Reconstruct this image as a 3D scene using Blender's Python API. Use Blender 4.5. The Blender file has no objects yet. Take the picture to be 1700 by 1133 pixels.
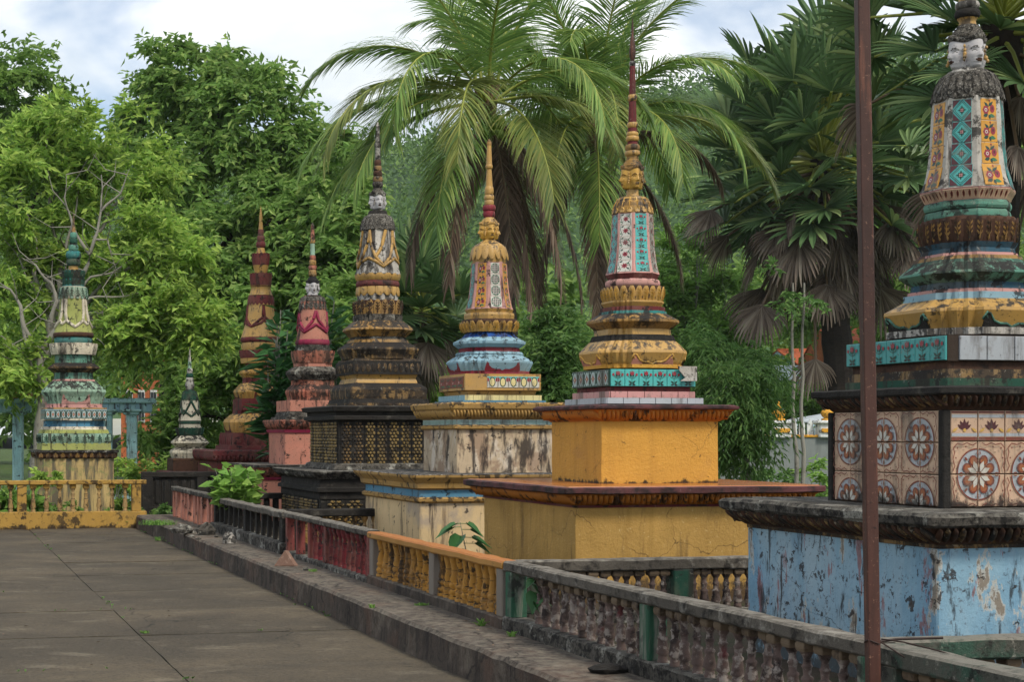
import bpy, bmesh, math, random
import numpy as np
from mathutils import Vector, Matrix, noise

random.seed(7)
rng = np.random.default_rng(7)
sc = bpy.context.scene
COL = sc.collection
R = math.radians

# ------------------------------------------------------------------ camera
F, PX, PY, H = 2600.0, 450.0, 720.0, 1.65        # focal length, principal point (photo pixels), eye height
TH = math.atan(570 / F)                           # the row of stupas runs 12 degrees left of the view axis
cam = bpy.data.cameras.new('camera'); camo = bpy.data.objects.new('camera', cam); COL.objects.link(camo)
cam.sensor_width = 36; cam.sensor_fit = 'HORIZONTAL'; cam.lens = 36 * F / 1700
cam.shift_x = (850 - PX) / 1700; cam.shift_y = (PY - 566.5) / 1700
cam.clip_start = .05; cam.clip_end = 5000
camo.location = (0, 0, H); camo.rotation_euler = (R(90), 0, 0)
sc.camera = camo

# ------------------------------------------------------------------ sky, sun, exposure
SUN_AZ, SUN_EL = R(148), R(52)                    # compass azimuth from +Y clockwise: behind the camera to the right
w = bpy.data.worlds.new('World'); sc.world = w; w.use_nodes = True
nt = w.node_tree; nt.nodes.clear()
wo = nt.nodes.new('ShaderNodeOutputWorld'); bg = nt.nodes.new('ShaderNodeBackground')
sky = nt.nodes.new('ShaderNodeTexSky'); sky.sky_type = 'NISHITA'; sky.sun_disc = False
sky.sun_elevation = SUN_EL; sky.sun_rotation = SUN_AZ; sky.air_density = 1.0; sky.dust_density = 1.0
tc = nt.nodes.new('ShaderNodeTexCoord'); mp = nt.nodes.new('ShaderNodeMapping')
mp.inputs['Scale'].default_value = (1.0, 1.0, 2.2); mp.inputs['Location'].default_value = (6.5, 2.2, .3)
cn = nt.nodes.new('ShaderNodeTexNoise'); cn.inputs['Scale'].default_value = 3.6; cn.inputs['Detail'].default_value = 7
cn.inputs['Roughness'].default_value = .5; cn.inputs['Distortion'].default_value = .35
cr = nt.nodes.new('ShaderNodeValToRGB'); cr.color_ramp.elements[0].position = .40; cr.color_ramp.elements[1].position = .53
cn2 = nt.nodes.new('ShaderNodeTexNoise'); cn2.inputs['Scale'].default_value = 5.5; cn2.inputs['Detail'].default_value = 5
cc = nt.nodes.new('ShaderNodeValToRGB')
cc.color_ramp.elements[0].position = .36; cc.color_ramp.elements[0].color = (5.7, 6.2, 6.5, 1)
cc.color_ramp.elements[1].position = .6; cc.color_ramp.elements[1].color = (8.2, 8.3, 8.3, 1)
mx = nt.nodes.new('ShaderNodeMix'); mx.data_type = 'RGBA'
L = nt.links.new
L(tc.outputs['Generated'], mp.inputs['Vector']); L(mp.outputs[0], cn.inputs['Vector']); L(mp.outputs[0], cn2.inputs['Vector'])
L(cn.outputs['Fac'], cr.inputs['Fac']); L(cn2.outputs['Fac'], cc.inputs['Fac'])
L(cr.outputs['Color'], mx.inputs[0]); L(sky.outputs[0], mx.inputs[6]); L(cc.outputs['Color'], mx.inputs[7])
L(mx.outputs[2], bg.inputs['Color']); bg.inputs['Strength'].default_value = .11
L(bg.outputs[0], wo.inputs['Surface'])
sl = bpy.data.lights.new('sun', 'SUN'); sl.energy = 2.1; sl.angle = R(12); sl.color = (1, .93, .8)
so = bpy.data.objects.new('sun', sl); COL.objects.link(so)
sd = Vector((math.sin(SUN_AZ) * math.cos(SUN_EL), math.cos(SUN_AZ) * math.cos(SUN_EL), math.sin(SUN_EL)))
so.rotation_euler = sd.to_track_quat('Z', 'Y').to_euler(); so.location = (6, -6, 20)
sc.view_settings.view_transform = 'Standard'; sc.view_settings.look = 'None'
sc.view_settings.exposure = 0.5; sc.view_settings.gamma = 1.0; sc.view_settings.use_curve_mapping = False
sc.cycles.use_denoising = True
sc.cycles.max_bounces = 6; sc.cycles.diffuse_bounces = 3; sc.cycles.glossy_bounces = 2
sc.cycles.transmission_bounces = 3; sc.cycles.transparent_max_bounces = 4; sc.cycles.volume_bounces = 0
sc.cycles.use_adaptive_sampling = True; sc.cycles.adaptive_threshold = .02

# ------------------------------------------------------------------ places
CT, ST = math.cos(TH), math.sin(TH)
def tn(t, n, z=0.0):                               # t metres along the row, n metres to its right
    return Vector((-ST * t + CT * n, CT * t + ST * n, z))
def at(x, y, d):                                   # the point that stands at distance d along this line of sight
    return Vector(((x - PX) / F * d, d, H - (y - PY) / F * d))
def t_of(Y, n): return (Y - n * ST) / CT           # t of a point at distance Y and offset n
def Y_on(x, n): return F * n / (CT * (x + 120.0))  # distance at which offset n is seen in column x

# ------------------------------------------------------------------ materials
def lin(h):
    h = h.lstrip('#'); v = [int(h[i:i + 2], 16) / 255 for i in (0, 2, 4)]
    return tuple(c / 12.92 if c <= .04045 else ((c + .055) / 1.055) ** 2.4 for c in v) + (1,)
def newmat(name):
    m = bpy.data.materials.new(name); m.use_nodes = True
    n = m.node_tree; b = n.nodes['Principled BSDF']
    return m, n, b
def _pos(n, scale=(1, 1, 1)):
    g = n.nodes.new('ShaderNodeNewGeometry'); v = n.nodes.new('ShaderNodeVectorMath'); v.operation = 'MULTIPLY'
    v.inputs[1].default_value = scale; n.links.new(g.outputs['Position'], v.inputs[0]); return v.outputs[0]
def _noise(n, vec, s, det=6, rough=.6, dist=0):
    t = n.nodes.new('ShaderNodeTexNoise'); t.inputs['Scale'].default_value = s; t.inputs['Detail'].default_value = det
    t.inputs['Roughness'].default_value = rough; t.inputs['Distortion'].default_value = dist
    n.links.new(vec, t.inputs['Vector']); return t.outputs['Fac']
def _ramp(n, fac, lo, hi, a=0., b=1.):
    r = n.nodes.new('ShaderNodeMapRange'); r.inputs['From Min'].default_value = lo; r.inputs['From Max'].default_value = hi
    r.inputs['To Min'].default_value = a; r.inputs['To Max'].default_value = b
    n.links.new(fac, r.inputs['Value']); return r.outputs[0]
def _mix(n, fac, a, b, mode='MIX'):
    m = n.nodes.new('ShaderNodeMix'); m.data_type = 'RGBA'; m.blend_type = mode
    for i, s in ((0, fac), (6, a), (7, b)):
        if hasattr(s, 'is_linked') or hasattr(s, 'links'): n.links.new(s, m.inputs[i])
        else: m.inputs[i].default_value = s
    return m.outputs[2]
def _mul(n, a, b):
    m = n.nodes.new('ShaderNodeMath'); m.operation = 'MULTIPLY'
    for i, s in ((0, a), (1, b)):
        if hasattr(s, 'links'): n.links.new(s, m.inputs[i])
        else: m.inputs[i].default_value = s
    return m.outputs[0]
# layers: (scale xyz, noise scale, detail, lo, hi, colour, strength)
ST_V = (9, 9, .9)     # runs of dirt
def paint(name, base, layers=(), rough=.8, bump=.25, bscale=60, top=None, var=.25, metal=0.0, hscale=.9, spec=.35, foot=None, crack=None):
    m, n, b = newmat(name)
    p = _pos(n)
    c = lin(base)
    v = _noise(n, p, hscale, 5, .6)
    dark = tuple(x * (1 - var) for x in c[:3]) + (1,); light = tuple(min(1, x * (1 + var * .55)) for x in c[:3]) + (1,)
    col = _mix(n, _ramp(n, v, .32, .68), dark, light)
    for (sx, ns, det, lo, hi, hx, st) in layers:
        f = _noise(n, _pos(n, sx), ns, det, .68, .25)
        f = _ramp(n, f, lo, hi, 0, st)
        col = _mix(n, f, col, lin(hx))
    if top:                                        # lichen and soot that settle on upward faces
        hx, st, lo, hi = top
        g = n.nodes.new('ShaderNodeNewGeometry'); s = n.nodes.new('ShaderNodeSeparateXYZ'); n.links.new(g.outputs['True Normal'], s.inputs[0])
        f = _mul(n, _ramp(n, s.outputs['Z'], .25, .7), _ramp(n, _noise(n, p, 14, 8, .7), lo, hi, 0, st))
        col = _mix(n, f, col, lin(hx))
    if crack:                                      # hairline cracks: (scale, width, colour)
        vo = n.nodes.new('ShaderNodeTexVoronoi'); vo.feature = 'DISTANCE_TO_EDGE'; vo.inputs['Scale'].default_value = crack[0]
        nn = n.nodes.new('ShaderNodeTexNoise'); nn.inputs['Scale'].default_value = crack[0] * 4; nn.inputs['Detail'].default_value = 6; n.links.new(p, nn.inputs['Vector'])
        sv = n.nodes.new('ShaderNodeVectorMath'); sv.operation = 'MULTIPLY_ADD'; n.links.new(nn.outputs['Color'], sv.inputs[0]); sv.inputs[1].default_value = (.35 / crack[0],) * 3; n.links.new(p, sv.inputs[2]); n.links.new(sv.outputs[0], vo.inputs['Vector'])
        msk = _mul(n, _ramp(n, vo.outputs['Distance'], 0, crack[1], .95, 0), _ramp(n, _noise(n, p, crack[0] * .9, 3), .46, .56))
        col = _mix(n, msk, col, lin(crack[2]))
    if foot:                                       # black mould that creeps up from a wet ledge: (ledge height, reach, colour)
        g = n.nodes.new('ShaderNodeNewGeometry'); s = n.nodes.new('ShaderNodeSeparateXYZ'); n.links.new(g.outputs['Position'], s.inputs[0])
        ad = n.nodes.new('ShaderNodeMath'); ad.operation = 'ADD'; n.links.new(_ramp(n, s.outputs['Z'], foot[0], foot[0] + foot[1], .22, -.22), ad.inputs[0]); n.links.new(_noise(n, _pos(n, (2, 2, 1.2)), 5, 9, .7), ad.inputs[1])
        col = _mix(n, _ramp(n, ad.outputs[0], .56, .66, 0, .93), col, lin(foot[2]))
    n.links.new(col, b.inputs['Base Color'])
    b.inputs['Roughness'].default_value = rough; b.inputs['Metallic'].default_value = metal
    b.inputs['Specular IOR Level'].default_value = spec
    if bump:
        bp = n.nodes.new('ShaderNodeBump'); bp.inputs['Strength'].default_value = bump; bp.inputs['Distance'].default_value = .02
        n.links.new(_noise(n, p, bscale * .25, 9, .7), bp.inputs['Height']); n.links.new(bp.outputs[0], b.inputs['Normal'])
    return m
def flat(name, base, rough=.5, spec=.4, var=.12):
    return paint(name, base, (((1, 1, 1), 16, 7, .56, .78, '#2b2722', .55),), rough=rough, bump=.06, var=var, spec=spec)
def leafmat(name, cols, trans=.3, rough=.5, tcol=None):
    m, n, b = newmat(name)
    g = n.nodes.new('ShaderNodeNewGeometry'); r = n.nodes.new('ShaderNodeValToRGB'); e = r.color_ramp.elements
    e[0].color = lin(cols[0]); e[1].color = lin(cols[-1])
    for i, c in enumerate(cols[1:-1]): x = e.new((i + 1) / (len(cols) - 1)); x.color = lin(c)
    n.links.new(g.outputs['Random Per Island'], r.inputs[0])
    f = _ramp(n, _noise(n, _pos(n), .8, 3), .35, .65, .75, 1.15)
    hs = n.nodes.new('ShaderNodeHueSaturation'); hs.inputs['Saturation'].default_value = .88; n.links.new(f, hs.inputs['Value']); n.links.new(r.outputs[0], hs.inputs['Color'])
    n.links.new(hs.outputs[0], b.inputs['Base Color']); b.inputs['Roughness'].default_value = rough
    b.inputs['Specular IOR Level'].default_value = .22
    if trans:
        t = n.nodes.new('ShaderNodeBsdfTranslucent'); ms = n.nodes.new('ShaderNodeMixShader'); ms.inputs[0].default_value = trans
        n.links.new(hs.outputs[0], t.inputs[0]); n.links.new(b.outputs[0], ms.inputs[1]); n.links.new(t.outputs[0], ms.inputs[2])
        n.links.new(ms.outputs[0], n.nodes['Material Output'].inputs['Surface'])
    return m

SOOT = '#1d1a18'
def aged(name, base, g=.5, **k):                   # paint with runs of black mould and specks
    ly = [((1, 1, 1), 2.6, 7, .45, .66, '#7d6f5c', .22 + .25 * min(1, g)), ((7, 7, .8), 1.0, 9, .585 - .11 * g, .66 - .11 * g, '#2d251f', .85), ((1, 1, 1), 8, 11, .60 - .085 * g, .64 - .085 * g, SOOT, .88),
          ((1, 1, 1), 34, 8, .60 - .04 * g, .68 - .04 * g, '#2a241f', .6), ((1, 1, 1), 20, 9, .625 - .02 * g, .66 - .02 * g, '#a79f92', .35 * min(1, g + .3))]
    k.setdefault('top', (SOOT, .94, .515 - .12 * g, .585 - .12 * g))
    return paint(name, base, ly, **k)
M = {}
M['concrete'] = paint('plaza_concrete', '#453d31', (((1, 1.3, 1), .5, 9, .45, .62, '#665a48', .7), ((1, 1, 1), .8, 9, .45, .65, '#453e33', .6), ((1, 1, 1), 4.5, 10, .46, .7, '#4a4236', .5),
                 ((1.2, 2.0, 1), 1.3, 11, .56, .68, '#857b69', .4), ((1, 1, 1), 26, 9, .5, .62, '#2e2a24', .6), ((1, 1, 1), 60, 6, .56, .66, '#7d7362', .5)), rough=.9, bump=.5, bscale=200, var=.3, crack=(.55, .006, '#191510'))
M['kerb'] = paint('kerb_concrete', '#4b4139', ((ST_V, .8, 8, .48, .62, '#241f1c', .85), ((1, 1, 1), 3, 10, .52, .7, '#8a7f70', .5), ((1, 1, 1), 18, 9, .5, .66, '#1f1b18', .5),
                 ((1, 1, 1), 1.3, 6, .5, .62, '#634a3c', .5)), rough=.9, bump=.7, bscale=90, var=.3, top=('#7d7568', .6, .4, .62), crack=(1.3, .02, '#15110f'))
M['stone'] = paint('weathered_stone', '#57524b', (((1, 1, 1), 12, 12, .47, .56, '#141210', .9), ((1, 1, 1), 5, 11, .54, .61, '#a3a096', .75), ((1, 1, 1), 40, 8, .52, .6, '#0f0e0d', .7)),
                 rough=.95, bump=.9, bscale=130, var=.35, top=('#77736a', .6, .45, .6))
M['stone_dark'] = paint('black_stone', '#2c2926', (((1, 1, 1), 11, 10, .5, .66, '#0f0e0d', .8), ((1, 1, 1), 5, 9, .58, .72, '#6f6a60', .6)),
                 rough=.95, bump=.7, bscale=110, var=.35)
M['blue_wall'] = paint('peeling_blue', '#83a6ba', (((5, 5, 1.2), .5, 6, .42, .6, '#a9bac2', .6), ((1, 1, .4), 1.3, 8, .5, .62, '#5f8cab', .6), ((3.6, 3.6, 1.3), 1.5, 12, .575, .585, '#b4afa4', .8), ((3.6, 3.6, 1.3), 1.5, 12, .605, .615, '#7d7264', .9), ((11, 11, 2.6), .8, 12, .585, .61, '#8a5048', .75),
                 ((11, 11, 2.4), .9, 12, .565, .62, '#221f1e', .85), ((1, 1, 1), 12, 12, .59, .605, '#2b2524', .9), ((1, 1, 1), 26, 8, .58, .62, '#4a4a4a', .6)),
                 rough=.75, bump=.5, var=.16, foot=(.35, .4, '#3f4446'), crack=(1.6, .006, '#2c3338'))
M['orange'] = paint('orange_wall', '#c8953f', ((ST_V, .5, 6, .5, .68, '#ad7c33', .6), ((1, 1, 1), 3, 9, .56, .66, '#b58544', .6), ((1, 1, 1), 60, 4, .62, .7, '#dcb870', .5), ((1, 1, 1), 14, 10, .64, .655, '#4a3420', .8)), rough=.75, bump=.7, bscale=150, var=.14, foot=(1.205, .09, '#1b1613'), crack=(1.5, .007, '#7d5524'))
M['orange2'] = paint('ochre_wall', '#b58f4c', ((ST_V, .5, 7, .48, .66, '#8a682f', .65), ((1, 1, 1), 1.6, 9, .52, .66, '#9c7a3e', .6), ((1, 1, 1), 30, 6, .62, .68, '#dcc68e', .5), ((8, 8, 1.5), .8, 10, .57, .67, '#5c4628', .6)), rough=.8, bump=.6, bscale=150, var=.16, foot=(.3, .35, '#4b3b28'), crack=(1.1, .006, '#5a4324'))
M['orange_cor'] = paint('orange_cornice', '#ad6c26', ((ST_V, .8, 9, .535, .58, SOOT, .9), ((1, 1, 1), 9, 10, .57, .62, '#3a2415', .8)), rough=.75, bump=.3, var=.25)
M['maroon_slab'] = paint('maroon_slab', '#5a3233', (((1, 1, 1), 6, 10, .44, .58, '#1d1615', .9), ((1, 1, 1), 16, 8, .6, .7, '#8f7474', .6)), rough=.7, bump=.5, var=.3)
M['orange_top'] = paint('wet_orange_top', '#a3602d', (((1, 1, 1), 4, 8, .55, .7, '#3c2a20', .6),), rough=.25, bump=.1, var=.25, spec=.6)
M['cream_wall'] = paint('cream_wall', '#cfb488', ((ST_V, .5, 9, .53, .61, '#5c4a3c', .75), ((1, 1, .7), 1.4, 10, .51, .6, '#9a8d80', .75), ((8, 8, .6), .7, 10, .57, .63, '#3b302a', .8), ((1, 1, 1), 10, 11, .6, .63, '#2a2422', .85)), rough=.85, bump=.3, var=.14)
M['stain_wall'] = paint('stained_cream', '#b7a286', (((4, 4, 1.4), 1.0, 9, .48, .6, '#d4c9bb', .8), ((1, 1, 1), 3.2, 10, .51, .56, '#8f7560', .75), ((6, 6, 1.3), .9, 10, .52, .59, '#2c2523', .9), ((1, 1, 1), 12, 10, .6, .64, '#201b1a', .9)),
                 rough=.85, bump=.35, var=.2)
M['gold_cor'] = aged('gold_cornice', '#b08a4c', .35, bump=.2)
M['gold'] = aged('gold_paint', '#b88f4a', .25, rough=.5, bump=.15, spec=.5)
M['gold_old'] = aged('old_gold', '#9a753c', .75, rough=.6, bump=.3)
M['gold_bright'] = aged('bright_gold', '#c6983f', .1, rough=.42, bump=.1, spec=.5)
M['gold_dirty'] = aged('sooty_gold', '#846840', 1.3, rough=.8, bump=.4)
M['ltblue'] = aged('pale_blue', '#86a9b8', .1, bump=.12)
M['midblue'] = aged('mid_blue', '#4f86a3', .25, bump=.12)
M['royal'] = aged('royal_blue', '#1a4f9a', .25, bump=.2)
M['navy'] = aged('deep_blue', '#2d5264', .55, bump=.2)
M['green_mo'] = aged('sea_green', '#5a8c7a', .75, bump=.3)
M['green_dk'] = aged('dark_green', '#1d4a3a', .6, bump=.3)
M['green_pa'] = aged('pale_green', '#8fae98', .6, bump=.25)
M['olive'] = aged('olive_green', '#9ca25a', .35, bump=.2)
M['teal'] = aged('teal_paint', '#2d7a78', .5, bump=.2)
M['maroon'] = aged('maroon_paint', '#66282a', .35, bump=.2)
M['maroon_br'] = aged('wine_paint', '#7d2230', .2, bump=.15)
M['magenta'] = aged('magenta_paint', '#97284a', .25, bump=.15)
M['pinkw'] = aged('salmon_wall', '#bd7d6a', .3, bump=.2)
M['pink_old'] = aged('sooty_salmon', '#a86551', .95, bump=.4)
M['rosepink'] = aged('rose_pink', '#c49089', .35, bump=.2)
M['whitew'] = aged('old_whitewash', '#b8b3ab', .9, bump=.3)
M['white_cl'] = aged('cream_white', '#d6ccb6', .45, bump=.2)
M['face_white'] = paint('white_face', '#b8b4b4', (((1, 1, 1), 18, 9, .53, .64, '#6d6a70', .75), ((1, 1, 1), 40, 9, .6, .66, '#35323a', .7)), rough=.7, bump=.2, var=.12)
M['hair_dark'] = paint('sooty_hair', '#625d56', (((1, 1, 1), 40, 9, .46, .56, '#161412', .9), ((1, 1, 1), 70, 8, .54, .62, '#a09b92', .7)), rough=.95, bump=.7, bscale=300, var=.4)
M['black'] = paint('black_paint', '#191719', (((1, 1, 1), 9, 8, .6, .75, '#4d4a48', .6),), rough=.8, bump=.3)
M['rust'] = paint('rusty_steel', '#4c2f27', (((6, 6, .6), 1.2, 8, .45, .62, '#33201a', .8), ((20, 20, 1.5), 1.0, 8, .56, .62, '#6e4434', .7), ((1, 1, 1), 70, 6, .62, .66, '#8f6b58', .7), ((1, 1, 1), 30, 6, .63, .66, '#1d1411', .8)), rough=.55, bump=.15, var=.2)
M['wire'] = paint('wire', '#2e1f1a', rough=.6, bump=0)
M['grout'] = paint('grout', '#3e332b', rough=.95, bump=.4, var=.3)
M['brown_cor'] = paint('brown_cornice', '#4c3325', (((1, 1, 1), 9, 9, .5, .64, '#17110e', .85), ((1, 1, 1), 7, 8, .6, .72, '#8a6a2c', .7)), rough=.85, bump=.4, var=.35)
M['bal_rose'] = paint('faded_rose_baluster', '#685751', (((1, 1, 1), 6, 10, .47, .58, '#2a2321', .88), ((1, 1, 1), 14, 10, .52, .6, '#9a9088', .8), ((1, 1, 1), 4, 6, .62, .7, '#5a2326', .8)), rough=.9, bump=.5, var=.3)
M['bal_cap'] = paint('buff_baluster_cap', '#6b5b49', (((1, 1, 1), 7, 9, .5, .64, '#2a2120', .85),), rough=.9, bump=.4, var=.3)
M['post_green'] = paint('flaking_green_post', '#2f5a44', ((ST_V, .8, 9, .5, .6, '#7d7a70', .8), ((1, 1, 1), 6, 9, .52, .62, '#22201d', .85)), rough=.85, bump=.4, var=.3)
M['rail_mossy'] = paint('mossy_rail', '#4f4f47', (((1, 1, 1), 3.5, 8, .5, .6, '#2f5445', .75), ((1, 1, 1), 8, 10, .5, .6, '#1e1b19', .8), ((1, 1, 1), 22, 9, .56, .64, '#9a958a', .5)), rough=.95, bump=.7, bscale=120, var=.3, top=('#7a756b', .85, .35, .5))
M['post_grey'] = paint('grey_post', '#7d746a', ((ST_V, .9, 8, .54, .68, '#2f2a27', .75),), rough=.9, bump=.3, var=.2)
M['rail_stone'] = paint('rail_stone', '#5b554d', (((1, 1, 1), 8, 10, .5, .62, '#1e1b19', .85), ((1, 1, 1), 5, 9, .56, .68, '#a19c92', .7)), rough=.95, bump=.7, bscale=120, var=.3, top=('#8d877c', .65, .4, .62))
M['bal_yellow'] = aged('yellow_baluster', '#b07e33', .4, bump=.3)
M['rail_yellow'] = paint('yellow_rail', '#a87a3b', (((1, 1, 1), 8, 9, .64, .7, SOOT, .8),), rough=.7, bump=.3, top=('#a0622f', .85, .2, .45), var=.2)
M['end_yellow'] = paint('ochre_balustrade', '#a8843f', (((1, 1, 1), 3.2, 11, .56, .59, '#2b2118', .9), ((1, 1, 1), 9, 9, .56, .62, '#4a3b26', .7), ((1, 1, .5), 1.1, 7, .5, .62, '#7d6538', .6)), rough=.85, bump=.35, var=.15, top=('#4a4a2a', .6, .5, .6), crack=(2.2, .05, '#221a12'), foot=(-.02, .2, '#2b2118'))
M['bal_buff'] = aged('buff_baluster', '#a88a58', .6, bump=.3)
M['bal_maroon'] = aged('maroon_baluster', '#6a2228', .45, bump=.25)
M['post_maroon'] = aged('maroon_post', '#7a3a36', .45, bump=.25)
M['pergola'] = aged('pergola_blue', '#9cc2c6', .3, bump=.15)
M['graywall'] = paint('boundary_wall', '#7d8280', ((ST_V, .35, 6, .5, .72, '#5b605e', .7),), rough=.9, bump=.2, var=.15)
M['white_pt'] = aged('white_picket', '#d5d8d6', .1, bump=.05)
M['yel_cap'] = aged('yellow_cap', '#d69a2c', .1, bump=.05)
M['brickch'] = paint('brick_lump', '#87695a', (((1, 1, 1), 12, 9, .55, .68, '#c2ab9b', .6),), rough=.95, bump=.5, var=.25)
M['soil'] = paint('soil', '#3e3428', (((1, 1, 1), 3, 9, .5, .65, '#2a3318', .8),), rough=1, bump=.6, var=.35)
M['grassy'] = paint('grass_ground', '#3f5424', (((1, 1, 1), 1.2, 9, .5, .68, '#4a3f2b', .6),), rough=1, bump=.6, var=.4)
M['bark_pale'] = paint('pale_bark', '#8a867c', (((1, 1, 1), 6, 8, .55, .7, '#3a342d', .8),), rough=.95, bump=.5, var=.25)
M['bark_dark'] = paint('dark_bark', '#2f2822', (((3, 3, 9), 2, 7, .5, .65, '#14110f', .8),), rough=.95, bump=.8, var=.3)
M['palm_bark'] = paint('palm_bark', '#5f564c', (((1, 1, 9), 2, 5, .5, .62, '#332c26', .8),), rough=.95, bump=.5, var=.25)
M['coconut'] = paint('green_coconut', '#6f8a34', rough=.5, bump=.1)
M['leafA'] = leafmat('bright_leaves', ('#6c9428', '#94bc38', '#b6d04c', '#547c20'), .5)
M['leafB'] = leafmat('dark_tree_leaves', ('#5c8230', '#80a842', '#6c9438', '#a6c05a'), .5)
M['leafC'] = leafmat('back_tree_leaves', ('#5e842e', '#80a63e', '#6e9436', '#98b850'), .5)
M['leafD'] = leafmat('fine_leaves', ('#466e2c', '#5f8838', '#527a32', '#7ca048'), .42)
M['leafE'] = leafmat('lime_leaves', ('#6a9a2e', '#86b43c', '#577f24', '#9cc04c'), .4)
M['leafF'] = leafmat('glossy_leaves', ('#27532a', '#376a32', '#2f5f2b', '#4f8440'), .2, .35)
M['leafH'] = leafmat('hill_leaves', ('#42642a', '#648a34', '#52762c', '#7c9c3c'), .3)
M['coco'] = leafmat('coconut_leaflets', ('#527830', '#769a3c', '#648834', '#a6b650'), .38, .5)
M['coco_y'] = leafmat('yellowing_leaflets', ('#6d7f30', '#8c9440', '#557232', '#9b9a4a'), .3, .45)
M['coco_d'] = leafmat('dead_leaflets', ('#5d4a3c', '#78614f', '#4a3a30', '#8d7a66'), .15, .8)
M['rachis'] = flat('rachis', '#8d9440')
M['rachis_d'] = flat('dead_rachis', '#6b5640')
M['fan'] = leafmat('fan_leaf', ('#3c5a2e', '#587844', '#4a6a3a', '#94a862'), .14, .42)
M['fan_d'] = leafmat('dead_fan_leaf', ('#6b5a4e', '#8a7867', '#55463c', '#a89886'), .18, .85)
M['grass'] = leafmat('grass_blades', ('#4a7a22', '#68962e', '#7ba53a'), .3)

# ------------------------------------------------------------------ mesh helpers
def link(name, data, parent=None, kind=None):
    o = bpy.data.objects.new(name, data); COL.objects.link(o)
    if parent is not None: o.parent = parent
    if kind: o['kind'] = kind
    return o
def empty(name, loc=(0, 0, 0), rz=0.0):
    o = bpy.data.objects.new(name, None); COL.objects.link(o); o.location = loc; o.rotation_euler = (0, 0, rz)
    o.empty_display_size = .2
    return o
def tag(o, label, cat, group=None, kind=None):
    if label: o['label'] = label
    if cat: o['category'] = cat
    if group: o['group'] = group
    if kind: o['kind'] = kind
    return o
class MB:
    def __init__(s): s.v = []; s.f = []; s.m = []; s.sm = []
    def add(s, v, f, mi=0, smooth=False):
        o = len(s.v); s.v += [tuple(p) for p in v]
        for q in f: s.f.append(tuple(o + i for i in q)); s.m.append(mi); s.sm.append(smooth)
    def box(s, c, d, mi=0, ch=0.0):                # box with chamfered edges
        x, y, z = c; a, b, e = d[0] / 2, d[1] / 2, d[2] / 2
        if ch <= 0:
            v = [(x + i * a, y + j * b, z + k * e) for i in (-1, 1) for j in (-1, 1) for k in (-1, 1)]
            s.add(v, [(0, 1, 3, 2), (4, 6, 7, 5), (0, 4, 5, 1), (2, 3, 7, 6), (0, 2, 6, 4), (1, 5, 7, 3)], mi); return
        out = [(a - ch, b), (a, b - ch), (a, -b + ch), (a - ch, -b), (-a + ch, -b), (-a, -b + ch), (-a, b - ch), (-a + ch, b)]
        out = out[::-1]
        inn = [(px - math.copysign(min(ch, abs(px)), px), py - math.copysign(min(ch, abs(py)), py)) for px, py in out]
        s.loft([[(x + p[0], y + p[1], z - e) for p in inn], [(x + p[0], y + p[1], z - e + ch) for p in out],
                [(x + p[0], y + p[1], z + e - ch) for p in out], [(x + p[0], y + p[1], z + e) for p in inn]], mi)
    def loft(s, rings, mi=0, cap=True, smooth=False):
        n = len(rings[0]); v = [p for r in rings for p in r]; f = []
        for i in range(len(rings) - 1):
            for j in range(n):
                k = (j + 1) % n; f.append((i * n + j, i * n + k, (i + 1) * n + k, (i + 1) * n + j))
        s.add(v, f, mi, smooth)
        if cap:
            s.add(rings[0], [tuple(range(n))[::-1]], mi); s.add(rings[-1], [tuple(range(n))], mi)
    def tube(s, path, rad, seg=6, mi=0, cap=True, smooth=True):
        path = [Vector(p) for p in path]; rings = []
        up = Vector((0, 0, 1))
        for i, p in enumerate(path):
            d = (path[min(i + 1, len(path) - 1)] - path[max(i - 1, 0)]); d = d.normalized() if d.length > 1e-9 else Vector((0, 0, 1))
            u = up if abs(d.z) < .95 else Vector((1, 0, 0))
            a = d.cross(u).normalized(); b = d.cross(a)
            r = float(rad[i] if isinstance(rad, (list, tuple)) else rad)
            rings.append([p + r * (math.cos(2 * math.pi * j / seg) * a + math.sin(2 * math.pi * j / seg) * b) for j in range(seg)])
        s.loft(rings, mi, cap, smooth)
    def lathe(s, prof, c=(0, 0, 0), seg=12, mi=0, smooth=True):
        s.loft([[(c[0] + r * math.cos(2 * math.pi * j / seg), c[1] + r * math.sin(2 * math.pi * j / seg), c[2] + z) for j in range(seg)] for z, r in prof], mi, True, smooth)
    def mesh(s, name, mats):
        me = bpy.data.meshes.new(name); me.from_pydata(s.v, [], s.f)
        for m in (mats if isinstance(mats, (list, tuple)) else [mats]): me.materials.append(m)
        me.polygons.foreach_set('material_index', s.m); me.polygons.foreach_set('use_smooth', s.sm)
        me.update(); return me
    def build(s, name, mats, parent=None, kind=None, fixn=False):
        me = s.mesh(name, mats)
        if fixn:
            bm = bmesh.new(); bm.from_mesh(me); bmesh.ops.recalc_face_normals(bm, faces=bm.faces); bm.to_mesh(me); bm.free()
        return link(name, me, parent, kind)
def np_mesh(name, v, f, mats, mi=None, smooth=False):     # f: (n,3) or (n,4) arrays
    me = bpy.data.meshes.new(name); nv = len(v); nf, k = f.shape
    me.vertices.add(nv); me.vertices.foreach_set('co', np.ascontiguousarray(v, np.float32).ravel())
    me.loops.add(nf * k); me.loops.foreach_set('vertex_index', np.ascontiguousarray(f, np.int32).ravel())
    me.polygons.add(nf); me.polygons.foreach_set('loop_start', np.arange(0, nf * k, k, dtype=np.int32))
    for m in (mats if isinstance(mats, (list, tuple)) else [mats]): me.materials.append(m)
    if mi is not None: me.polygons.foreach_set('material_index', np.ascontiguousarray(mi, np.int32))
    me.polygons.foreach_set('use_smooth', np.full(nf, smooth)); me.update(calc_edges=True); me.validate(); return me
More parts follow.
